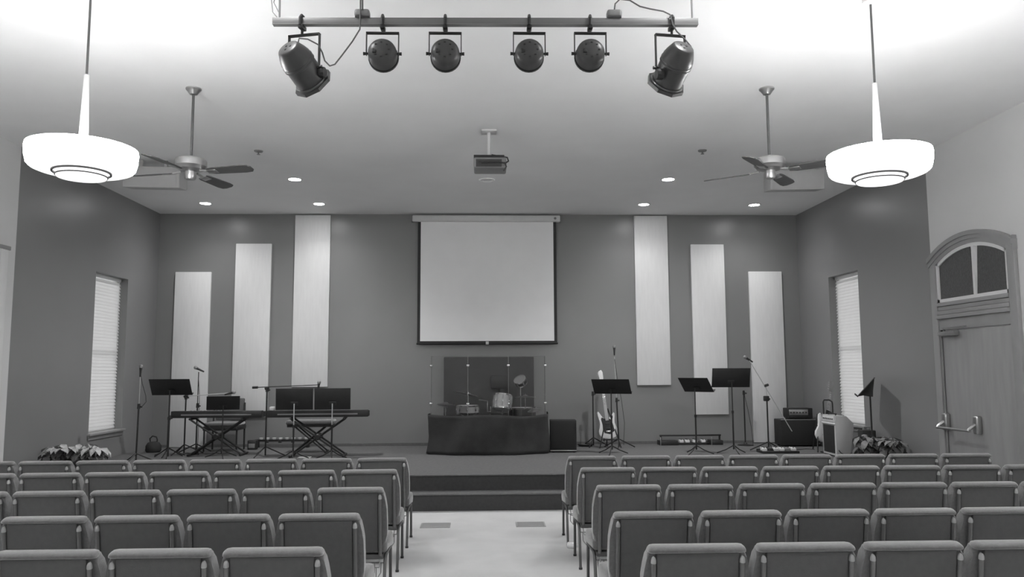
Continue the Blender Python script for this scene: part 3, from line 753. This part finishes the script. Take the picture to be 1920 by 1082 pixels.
# ---- drum shield: clear acrylic panels, black skirt
sh = thing('drum_shield', 'clear acrylic drum shield of hinged panels at centre stage', 'drum shield', (.06, 12.1, SZ))
zb_, zt_ = .02, 1.475
vtx = [(-.90, .72), (-.868, .12), (-.305, -.10), (.30, -.10), (.87, .12), (.90, .72)]
for i in range(5):
    a = Vector((*vtx[i], 0)); b = Vector((*vtx[i+1], 0)); d = (b-a); L = d.length; ang = math.atan2(d.y, d.x)
    m = MB(); m.x = Matrix.Translation((a.x, a.y, 0)) @ Matrix.Rotation(ang, 4, 'Z')
    m.box(.006, L-.006, -.003, .003, zb_, zt_)
    m.build('acrylic_panel', 'acrylic', sh, smooth=0)
    m = MB(); m.x = Matrix.Translation((a.x, a.y, 0)) @ Matrix.Rotation(ang, 4, 'Z')
    m.box(.006, L-.006, -.0042, .0042, zt_-.006, zt_)
    m.build('panel_edge', 'greym', sh, smooth=0)
for i in range(1, 5):
    x, y = vtx[i]
    for z in (1.32, .75, .18):
        MB().box(x-.02, x+.02, y-.014, y+.008, z-.016, z+.016, .003).build('hinge', 'chrome', sh)
    MB().tube([(x, y-.004, zb_), (x, y-.004, zt_)], .004, 6).build('hinge_rod', 'greym', sh)
# skirt, sagging top edge with folds
sk = MB(); N = 96
path = [Vector((-.88, .50)), Vector((-.882, .10)), Vector((-.305, -.135)), Vector((.30, -.135)), Vector((.885, .10)), Vector((.915, .50))]
seg = [(path[i+1]-path[i]).length for i in range(5)]; tot = sum(seg)
cols = []
for k in range(N+1):
    sdist = tot*k/N; i = 0; q = sdist
    while i < 4 and q > seg[i]: q -= seg[i]; i += 1
    p = path[i].lerp(path[i+1], q/seg[i]); d = (path[i+1]-path[i]).normalized(); nrm = Vector((d.y, -d.x))
    rows_ = []
    for j in range(13):
        v = j/12
        f = .016*sin(sdist*14+v*2.5)*(v**.6)+.016*sin(sdist*5.3+1+v*3.2)*v + .016*sin(5.0*v+sdist*4)*(1-v*.6)
        top = .585 + .010*sin(sdist*6)+(.02 if k > N*.86 else 0) - .012*sin(pi*min(max((sdist-1.6)/.8, 0), 1))
        z = top*(1-v)+.012*v
        rows_.append((p.x+nrm.x*(f+.016+.02*v), p.y+nrm.y*(f+.016+.02*v), z))
    cols.append([sk._v(r) for r in rows_])
for a, b in zip(cols, cols[1:]):
    for j in range(12): sk._f([a[j], a[j+1], b[j+1], b[j]])
o = sk.build('skirt_cloth', 'cloth', smooth=80, loc=(.06, 12.1, SZ)); tag(o, 'black cloth skirt draped around the foot of the clear drum shield', 'cloth')
mo = o.modifiers.new('thick', 'SOLIDIFY'); mo.thickness = .004
# charcoal absorber panel behind the drums
o = MB().box(-.757, .757, -.05, .05, 0, 1.475, .012).build('acoustic_panel', 'acou', loc=(.078, 13.55, SZ)); tag(o, 'charcoal acoustic panel against the wall behind the drums', 'acoustic panel')
# drums
def drum(x, y, z, r, h, label, name='drum', tiltx=0, tilty=0, shell='drum', stand=True, lugs=8, head='head', legsn=False):
    t = thing(name, label, 'drum', (x, y, SZ), group='drums of the drum kit')
    X = Matrix.Translation((0, 0, z-SZ)) @ Matrix.Rotation(tiltx, 4, 'X') @ Matrix.Rotation(tilty, 4, 'Y')
    m = MB(); m.x = X; m.lathe([(r, h/2), (r, -h/2)], 32); m.build('shell', shell, t)
    m = MB(); m.x = X; m.lathe([(0, h/2+.002), (r*.97, h/2+.002)], 32); m.lathe([(r*.97, -h/2), (0, -h/2)], 32); m.build('drum_head', head, t)
    for s in (-1, 1):
        m = MB(); m.x = X; zz = s*h/2; m.lathe([(r*.97, zz-.012), (r*1.04, zz-.012), (r*1.045, zz+.012), (r*.97, zz+.012), (r*.97, zz-.012)], 32); m.build('hoop', 'chrome', t)
    l0 = None
    for k in range(lugs):
        a = 2*pi*k/lugs
        m = MB(); m.x = X @ Matrix.Rotation(a, 4, 'Z'); m.tube([(r*1.05, 0, -h/2), (r*1.05, 0, h/2)], .004, 5); m.box(r, r*1.09, -.012, .012, -.02, .02, .004); m.build('lug', 'chrome', t)
    if stand:
        zz = z-SZ-h/2-.02
        MB().tube([(0, .0, .08), (0, 0, zz)], .011, 8).build('stand_tube', 'chrome', t)
        legs(t, .2, .24, .5, 'chrome')
        if not tiltx and not tilty:
            for k in range(3):
                a = .5+k*2*pi/3; MB().tube([(0, 0, zz-.06), (r*.8*cos(a), r*.8*sin(a), zz), (r*1.06*cos(a), r*1.06*sin(a), zz+.03)], .006, 6).build('basket_arm', 'chrome', t)
        else:
            MB().tube([(0, 0, zz-.05), (0, 0, z-SZ)], .010, 8).build('mount', 'chrome', t)
    if legsn:
        for k in range(3):
            a = .3+k*2*pi/3; MB().tube([(r*1.05*cos(a), r*1.05*sin(a), z-SZ+.05), (r*1.12*cos(a), r*1.12*sin(a), .01)], .007, 6).build('leg', 'chrome', t)
    return t
drum(-.265, 12.85, 1.005, .172, .115, 'pale snare drum on a stand, left in the drum shield', 'snare_drum')
drum(.292, 12.95, 1.115, .145, .215, 'pale tom drum tilted towards the drummer, middle of the drum shield', 'tom_drum', R(-14), R(6))
drum(.60, 13.12, .83, .19, .36, 'dark floor tom on legs behind the cymbal stand, right of the pale tom', 'floor_tom', shell='blackp', stand=False, legsn=True)
drum(.60, 13.28, 1.44, .10, .08, 'small black drum with tilted pale head, highest in the kit', 'roto_tom', R(38), R(-22), shell='blackp', lugs=6, head='greym')
drum(.05, 12.62, .66, .24, .40, 'dark bass drum hidden behind the black skirt', 'bass_drum', R(90), 0, shell='blackp', stand=False) if False else None
def cymbal(x, y, z, r, tx, ty, label, two=False):
    t = thing('cymbal', label, 'cymbal', (x, y, SZ), group='cymbals of the drum kit')
    h = z-SZ
    legs(t, .25, .24, .9, 'chrome')
    MB().tube([(0, 0, .1), (0, 0, h+.05)], .009, 8).build('stand_tube', 'chrome', t)
    MB().lathe([(0, h*.6-.02), (.017, h*.6-.02), (.017, h*.6+.02), (0, h*.6+.02)], 8).build('collar', 'chrome', t)
    for q in ((0, 1) if two else (0,)):
        m = MB(); m.x = Matrix.Translation((0, 0, h-.03*q)) @ Matrix.Rotation(tx, 4, 'X') @ Matrix.Rotation(ty, 4, 'Y')
        sg = 1 if q == 0 else -1
        m.lathe([(.008, .03*sg), (.03, .026*sg), (.045, .012*sg), (r*.6, .004*sg), (r, -.008*sg), (r, -.010*sg), (r*.6, .002*sg), (.045, .009*sg), (.008, .027*sg)], 32)
        m.build('cymbal_disc', 'brass', t, smooth=60)
    return t
cymbal(-.26, 13.15, 1.235, .24, R(-6), R(14), 'thin bronze cymbal tilted over the snare drum')
cymbal(.66, 12.98, 1.20, .17, 0, 0, 'small flat bronze cymbal on a chrome stand, right side of the kit')
cymbal(.80, 12.74, 1.0, .12, R(10), R(-12), 'bronze cymbal low at the right end of the kit')
cymbal(-.62, 13.0, 1.09, .15, 0, R(3), 'pair of hi-hat cymbals at the left end of the kit', True)
t = thing('boom_arm_stand', 'chrome boom arm stand reaching between the snare and the tom', 'stand', (.10, 12.75, SZ))
legs(t, .2, .2, .1, 'chrome'); MB().tube([(0, 0, .1), (0, 0, .68)], .009, 8).build('stand_tube', 'chrome', t)
MB().tube([(0, 0, .60), (-.05, 0, .60), (-.05, 0, .765), (-.19, 0, .785)], .008, 8).build('arm', 'chrome', t)
t = thing('drum_throne', 'dark drum throne with square backrest behind the tom', 'stool', (.25, 13.3, SZ))
MB().lathe([(0, .46), (.16, .46), (.18, .49), (.18, .54), (.16, .56), (0, .565)], 24).build('seat', 'cloth', t)
MB().tube([(0, 0, .1), (0, 0, .47)], .016, 8).build('post', 'black', t); legs(t, .22, .25, 0)
MB().box(-.14, .14, .15, .20, .94, 1.16, .02).build('backrest', 'blackp', t)
MB().tube([(0, .1, .46), (0, .19, .55), (0, .19, .98)], .012, 8).build('back_post', 'black', t)

# ---- floor speaker right of the skirt
t = thing('floor_speaker', 'black floor loudspeaker standing right of the drum shield', 'speaker', (1.212, 12.45, SZ), R(-3))
MB().box(-.20, .20, -.15, .15, .01, .485, .01).build('cabinet', 'tolex', t)
m = MB(); m.box(-.178, .178, -.158, -.149, .06, .462, .004); m.build('grille', 'grille', t)
MB().box(-.2, .2, -.16, -.145, .02, .035, .003).build('bottom_trim', 'steel', t)
for sx in (-1, 1):
    for sy in (-1, 1): MB().lathe([(0, 0), (.02, 0), (.02, .012), (0, .012)], 10, (sx*.16, sy*.11, 0)).build('foot', 'blackp', t)
# coil of cable on the floor
m = MB()
for k in range(4):
    rr_ = .10+.012*k; m.tube([(rr_*cos(2*pi*i/20), rr_*.8*sin(2*pi*i/20), .008+.008*k) for i in range(21)], .006, 6)
o = m.build('cable_coil', 'black', loc=(1.66, 13.25, SZ)); tag(o, 'coiled black cable on the stage left of the bass guitar', 'cable')

# ---- guitars
def guitar(x, y, z0, S, lean, rz, label, body='guitar', twist=0, scale_len=.62, pick=True, neck='maple', headm='guitar'):
    t = thing('electric_guitar', label, 'guitar', (x, y, z0)); t.rotation_euler = (R(lean), R(twist), rz); t['group'] = 'guitars on stands'
    half = [(0, 0), (.06, .005), (.12, .03), (.155, .08), (.16, .14), (.135, .20), (.115, .25), (.118, .30), (.14, .36), (.145, .405), (.125, .425), (.105, .40), (.075, .36), (.04, .335), (.03, .33)]
    lf = [(-a, b*1.0) for a, b in half]
    lf[9] = (-.15, .44); lf[10] = (-.13, .465); lf[11] = (-.11, .44); lf[8] = (-.142, .385)
    out = [(a*S, b*S) for a, b in half[1:] + lf[::-1]]
    m = MB(); m.prism(out, (-.02, .02), 'y', bev=.006); m.build('body', body, t, smooth=40)
    if pick:
        pg = [(-.07, .10), (.02, .07), (.10, .12), (.09, .22), (.075, .30), (.03, .335), (-.04, .335), (-.085, .36), (-.10, .33), (-.085, .24), (-.09, .16)]
        m = MB(); m.prism([(a*S, b*S) for a, b in pg], (-.0235, -.0195), 'y'); m.build('pickguard', 'desk', t, smooth=0)
    for zz in (.17, .25): MB().box(-.035*S, .035*S, -.030, -.022, zz*S-.012, zz*S+.012, .004).build('pickup', 'head' if not pick else 'blackp', t)
    MB().box(-.035*S, .035*S, -.032, -.02, .105*S, .135*S, .003).build('bridge', 'chrome', t)
    top = .335*S+scale_len
    m = MB(); m.prism([(-.027, .30*S), (.027, .30*S), (.021, top), (-.021, top)], (-.034, -.012), 'y', bev=.004); nk = m.build('neck', neck, t)
    m = MB()
    for k in range(14):
        zz = top-(top-.36*S)*(1-.5**(k/9.0)) - .01; m.box(-.023, .023, -.0355, -.034, zz-.0015, zz+.0015)
    m.build('frets', 'chrome', t, smooth=0)
    m = MB(); m.prism([(-.021, top-.01), (.021, top-.01), (.034, top+.05), (.036, top+.15), (.015, top+.19), (-.03, top+.17), (-.042, top+.13), (-.03, top+.05)], (-.026, -.010), 'y', bev=.003); hd = m.build('headstock', headm, t)
    for k in range(4):
        m = MB(); m.tube([(-.032, -.018, top+.04+.033*k), (-.055, -.018, top+.042+.033*k)], .006, 6); m.build('tuning_peg', 'chrome', t)
    return t
guitar(2.01, 12.95, SZ+.145, .97, -8, R(0), 'white electric bass guitar with dark pickguard on a floor stand', scale_len=.60, twist=-6)
t = thing('guitar_stand', 'black A-frame stand holding the white bass guitar', 'guitar stand', (2.01, 12.95, SZ), 0, 'guitar stands')
for q in (-1, 1):
    MB().tube([(0, .13, .62), (q*.17, -.10, .012)], .010, 8).build('leg', 'black', t)
    MB().tube([(q*.10, -.02, .13), (q*.10, -.09, .125), (q*.10, -.095, .155)], .010, 8).build('cradle_arm', 'black', t)
MB().tube([(0, .13, .62), (0, .30, .012)], .010, 8).build('leg', 'black', t)
MB().tube([(-.11, .0, .13), (.11, .0, .13)], .010, 8).build('crossbar', 'black', t)

guitar(5.10, 12.06, SZ+.15, .9, -10, R(14), 'white electric guitar leaning on a stand by the right window', scale_len=.50, twist=20, pick=False, neck='maple_dark', headm='maple_dark')
t = thing('guitar_stand', 'black tubular stand under the white guitar by the right window', 'guitar stand', (5.10, 12.06, SZ), R(14), 'guitar stands')
for q in (-1, 1):
    MB().tube([(.04, .14, .56), (q*.16, -.10, .012)], .010, 8).build('leg', 'black', t)
    MB().tube([(q*.09, -.02, .135), (q*.09, -.09, .13), (q*.09, -.095, .16)], .010, 8).build('cradle_arm', 'black', t)
MB().tube([(.04, .14, .56), (.05, .30, .012)], .010, 8).build('leg', 'black', t)
t = thing('tube_frame', 'arched black tube frame standing behind the white amplifier cabinet', 'frame', (5.135, 11.88, SZ), R(8))
MB().tube([(-.075, 0, .012), (-.075, 0, .76), (-.06, 0, .785), (.02, 0, .785), (.07, 0, .755), (.075, 0, .72), (.075, 0, .012)], .011, 8).build('hoop', 'black', t)
for q in (-1, 1): MB().tube([(q*.075, -.09, .011), (q*.075, .12, .011)], .011, 8).build('foot_bar', 'black', t)
MB().prism([(-.06, .52), (.06, .52), (.06, .60), (-.03, .64)], (-.004, .004), 'y').build('plate', 'black', t, smooth=0)

# ---- amplifiers
t = thing('speaker_cabinet', 'wide black guitar speaker cabinet near the right corner', 'speaker', (5.10, 13.06, SZ), 0)
MB().box(-.31, .31, -.16, .16, .02, .435, .014, 2).build('cabinet', 'tolex', t)
MB().box(-.27, .27, -.167, -.158, .055, .40, .004).build('grille', 'grille', t)
for sx in (-1, 1):
    for sy in (-1, 1): MB().lathe([(0, 0), (.022, 0), (.022, .022), (0, .022)], 10, (sx*.26, sy*.11, 0)).build('foot', 'blackp', t)
MB().box(-.31, .31, -.165, -.155, .424, .438, .003).build('top_trim', 'greym', t)
t = thing('guitar_amplifier', 'small amplifier head with pale front panel on the black cabinet', 'amplifier', (5.145, 13.08, SZ+.437), 0)
MB().box(-.205, .205, -.11, .12, .008, .175, .012).build('case', 'tolex', t)
MB().box(-.19, .125, -.117, -.108, .06, .155, .004).build('front_panel', 'steel', t)
MB().box(-.19, .125, -.115, -.107, .02, .055, .003).build('grille', 'grille', t)
m = MB()
for k in range(6):
    m.x = Matrix.Translation((-.16+.05*k, -.117, .105)) @ Matrix.Rotation(R(90), 4, 'X'); m.lathe([(0, .014), (.010, .014), (.012, 0)], 10)
m.build('knobs', 'blackp', t)
for sx in (-1, 1): MB().box(sx*.15-.02, sx*.15+.02, -.09, .10, 0, .01).build('foot', 'blackp', t, smooth=0)

# light grey keyboard-amp cabinet seen from its side
t = thing('amplifier_cabinet', 'pale grey angled amplifier cabinet turned sideways, dark grille facing left', 'amplifier', (4.985, 11.32, SZ), R(-1))
side = [(0, .02), (.20, .03), (.265, .40), (.262, .475), (.165, .575), (0, .585)]
m = MB(); m.prism(side, (0, .46), 'y', bev=.008); m.build('cabinet', 'monitor', t)
MB().box(-.006, .0, .04, .42, .05, .44, .002).build('grille', 'grille', t)
m = MB(); m.box(-.014, 0, .0, .46, .455, .475, .003); m.build('front_ledge', 'white', t)
m = MB(); m.box(-.006, 0, .03, .43, .49, .57, .002); cp = m.build('control_panel', 'offwhite', t)
m = MB()
for k in range(6): m.box(-.016, -.006, .07+.06*k, .09+.06*k, .52, .54, .003)
m.build('knobs', 'blackp', cp)
MB().tube([(.05, .10, .58), (.06, .10, .602), (.06, .34, .602), (.05, .34, .58)], .010, 8).build('handle', 'black', t)
MB().tube([(.15, .08, .575), (.20, .12, .56), (.25, .16, .515), (.275, .22, .50)], .010, 7).build('cable', 'black', t)
MB().box(.01, .19, .02, .44, 0, .022).build('base', 'blackp', t, smooth=0)
MB().tube([(.03, -.012, .10), (.06, -.014, .06), (.11, -.016, .035), (.16, -.014, .04), (.20, -.016, .05)], .006, 6).build('cable', 'black', t)
t = thing('equipment_case', 'small black equipment case between the pale amplifier and the right plant', 'case', (5.31, 11.06, SZ), R(-6))
MB().box(-.09, .09, -.10, .10, .0, .40, .012).build('case', 'tolex', t)
MB().tube([(-.05, 0, .40), (-.04, 0, .44), (.04, 0, .44), (.05, 0, .40)], .008, 7).build('handle', 'steel', t)
m = MB(); m.x = Matrix.Translation((0, -.102, .2)); m.box(-.07, .07, -.004, .002, -.15, .15, .002); m.build('grille', 'grille', t)

# ---- pedal boards and strips on the stage floor
def pedal(n, x, y, z, rz, label, w_=.07, d=.11, mt='greym', grp=None):
    t = thing('effects_pedal', label, 'pedal', (x, y, z), rz, grp)
    m = MB(); m.prism([(-d/2, 0), (d/2, 0), (d/2, .05), (-d/2, .032)], (-w_/2, w_/2), 'x', bev=.004); m.build('housing', mt, t)
    MB().lathe([(0, .0), (.011, 0), (.011, .02), (0, .022)], 10, (0, -d*.2, .036)).build('footswitch', 'chrome', t)
    m = MB()
    for q in (-1, 0, 1): m.lathe([(0, .012), (.008, .012), (.009, 0)], 8, (q*w_*.28, d*.28, .044))
    m.build('knobs', 'blackp', t)
    return t
t = thing('pedalboard', 'black pedalboard tray at the foot of the slanted boom stand', 'pedalboard', (4.40, 12.02, SZ), 0, 'pedalboards')
MB().box(-.28, .28, -.14, .14, 0, .035, .008).build('tray', 'black', t)
MB().box(-.28, .28, .10, .14, .035, .05, .004).build('rear_rail', 'black', t)
for k, mt in enumerate(('white', 'blackp', 'offwhite', 'white', 'greym', 'offwhite')):
    pedal(k, 4.18+.088*k, 12.0, SZ+.035, 0, ['white effects pedal at the left end of the front pedalboard', 'black effects pedal beside the left-end pedal of the front pedalboard', 'white effects pedal third from left on the front pedalboard', 'white effects pedal third from right on the front pedalboard', 'grey effects pedal on the front pedalboard', 'white effects pedal at the right end of the front pedalboard'][k], mt=mt, grp='effects pedals on the front pedalboard')
t = thing('pedalboard', 'long low black pedalboard frame along the back wall, right', 'pedalboard', (3.44, 13.42, SZ), R(2), 'pedalboards')
MB().box(-.52, .52, -.02, .02, .14, .165, .004).build('top_rail', 'black', t)
for x0, x1 in ((-.54, -.24), (.32, .52)):
    b = MB().box(x0, x1, -.12, .10, .0, .075, .006).build('end_box', 'blackp', t); MB().box(x0-.003, x0+.012, -.126, -.118, .0, .135, .002).build('corner_trim', 'steel', b)
for xx in (-.5, .5): MB().box(xx-.012, xx+.012, -.012, .012, .0, .145).build('post', 'black', t, smooth=0)
MB().box(-.24, .32, -.08, .08, .02, .04, .004).build('shelf', 'black', t)
for xx in (-.23, .31): MB().box(xx-.01, xx+.01, -.08, .08, 0, .04).build('shelf_foot', 'black', t, smooth=0)
for k, (xx, mt) in enumerate(((-.16, 'white'), (-.06, 'offwhite'), (.07, 'offwhite'), (.21, 'white'))):
    pedal(k, 3.44+xx, 13.42+xx*.035, SZ+.04, R(2), ['white effects pedal, leftmost in the long frame by the back wall', 'pale effects pedal, second from left in the long frame', 'pale effects pedal, third from left in the long frame', 'white effects pedal, rightmost in the long frame by the back wall'][k], mt=mt, grp='effects pedals in the long frame')
t = thing('light_strip', 'low strip of small stage lights along the back wall behind the benches', 'stage light', (-3.37, 13.46, SZ), 0)
MB().box(-.40, .50, -.03, .03, .10, .135, .006).build('rail', 'black', t)
for xx in (-.36, .46): MB().box(xx-.02, xx+.02, -.06, .06, 0, .105, .004).build('foot', 'black', t)
for k in range(8):
    xx = -.30+.105*k
    MB().lathe([(0, .0), (.028, 0), (.033, .03), (.0, .034)], 12, (xx, 0, .132)).build('lamp_head', 'offwhite' if k % 2 == 0 else 'white', t)
    if k % 2: MB().box(xx-.025, xx+.025, -.05, -.03, .08, .13, .004).build('driver_box', 'blackp', t)
t = thing('power_box', 'small black power box on the stage behind the left keyboard', 'box', (-3.72, 13.15, SZ), 0)
MB().box(-.07, .07, -.06, .06, 0, .15, .012).build('case', 'blackp', t)
MB().box(-.05, .05, -.064, -.058, .03, .10, .003).build('socket_plate', 'greym', t)
# black bag with handle near the left window
t = thing('gear_bag', 'small dark rounded bag with a loop handle left of the lowest left panel', 'bag', (-5.17, 12.85, SZ), 0)
MB().lathe([(0, 0), (.10, 0), (.118, .03), (.115, .10), (.085, .15), (.04, .165), (0, .165)], 18).build('bag_body', 'cloth', t, smooth=60)
MB().tube([(-.05, 0, .155), (-.06, 0, .21), (-.02, 0, .25), (.04, 0, .235), (.055, 0, .19), (.05, 0, .155)], .011, 8).build('handle', 'black', t)
m = MB(); m.tube([(-.3+.03*i, .06*sin(i*.9), .006) for i in range(24)], .005, 5)
o = m.build('stage_cable', 'black', loc=(-4.3, 12.55, SZ)); tag(o, 'loose black cable on the stage floor under the left keyboard', 'cable')
m = MB(); m.tube([(-.35+.04*i, .05*sin(i*.8+1), .006) for i in range(20)], .005, 5)
o = m.build('stage_cable', 'black', loc=(4.72, 12.45, SZ)); tag(o, 'loose black cable on the stage floor in front of the speaker cabinet', 'cable')

# ---- poinsettias
leaf_me = []
def leaf_mesh(L, W_, bend):
    m = MB(); pts = [(0, 0, 0), (.35, -.5, .04), (.4, 0, -.01), (.35, .5, .04), (.72, -.36, .0), (.72, 0, -.05), (.72, .36, .0), (1, 0, -.18)]
    v = [m._v((a*L, b*W_, c*L*bend)) for a, b, c in pts]
    for q in ((0, 1, 2), (0, 2, 3), (1, 4, 5, 2), (2, 5, 6, 3), (4, 7, 5), (5, 7, 6)): m._f([v[i] for i in q])
    return m
proto = {}
def poinsettia(x, y, label, n, rad, h, seed, bract='leafl', big=1.25):
    rnd = random.Random(seed)
    t = thing('potted_poinsettia', label, 'plant', (x, y, SZ), 0, 'poinsettias at the stage corners')
    MB().lathe([(0, 0), (.075, 0), (.10, .12), (.106, .12), (.106, .135), (.09, .135), (.09, .11), (0, .11)], 18).build('pot', 'pot', t)
    m = MB()
    tips = []
    for k in range(9):
        a = k*2.4; rr_ = rad*.75*math.sqrt((k+.5)/9)
        tip = (rr_*cos(a), rr_*sin(a), h-.06*(rr_/rad)-.04*rnd.random()); tips.append(tip)
        m.tube([(.03*cos(a), .03*sin(a), .10), (tip[0]*.6, tip[1]*.6, h*.6), tip], .004, 5)
    m.build('stems', 'leafd', t)
    for k in range(n):
        tp = tips[k % len(tips)]; lay = k//len(tips)
        light = lay < 3
        key = (bract if light else 'd', k % 2)
        if key not in proto:
            mb = leaf_mesh(.115 if light else .125, .062 if light else .075, 1.0 if k % 2 else 1.5)
            ob = mb.build('leaf', bract if light else 'leafd', t, smooth=80); proto[key] = ob.data; first = ob
        else:
            first = bpy.data.objects.new('leaf', proto[key]); COL.objects.link(first); first.parent = t
        z = tp[2]-(.0 if light else .03+.022*(lay-3))
        first.location = (tp[0]+rnd.uniform(-.01, .01), tp[1]+rnd.uniform(-.01, .01), z)
        first.rotation_euler = (rnd.uniform(-.3, .3), rnd.uniform(-.35, .35)+(.5 if light else .6), k*2.399+rnd.uniform(-.3, .3))
        sc_ = rnd.uniform(.85, 1.15)*big; first.scale = (sc_, sc_, sc_)
poinsettia(-5.22, 10.10, 'pale poinsettia in a foil pot at the left stage corner, nearest the wall', 66, .17, .385, 1)
poinsettia(-5.00, 10.26, 'pale poinsettia in a foil pot at the left stage corner, middle one', 66, .16, .39, 2)
poinsettia(-4.80, 10.08, 'pale poinsettia in a foil pot at the left stage corner, nearest the microphone stand', 60, .15, .375, 3)
poinsettia(4.88, 10.20, 'darker poinsettia in a foil pot at the right stage corner, nearest the amplifier', 72, .18, .42, 4, 'leafm', 1.15)
poinsettia(5.09, 9.98, 'darker poinsettia in a foil pot at the right stage corner, middle one', 72, .18, .42, 5, 'leafm', 1.15)
poinsettia(5.20, 10.24, 'darker poinsettia in a foil pot at the right stage corner, nearest the door', 60, .13, .41, 6, 'leafm', 1.15)
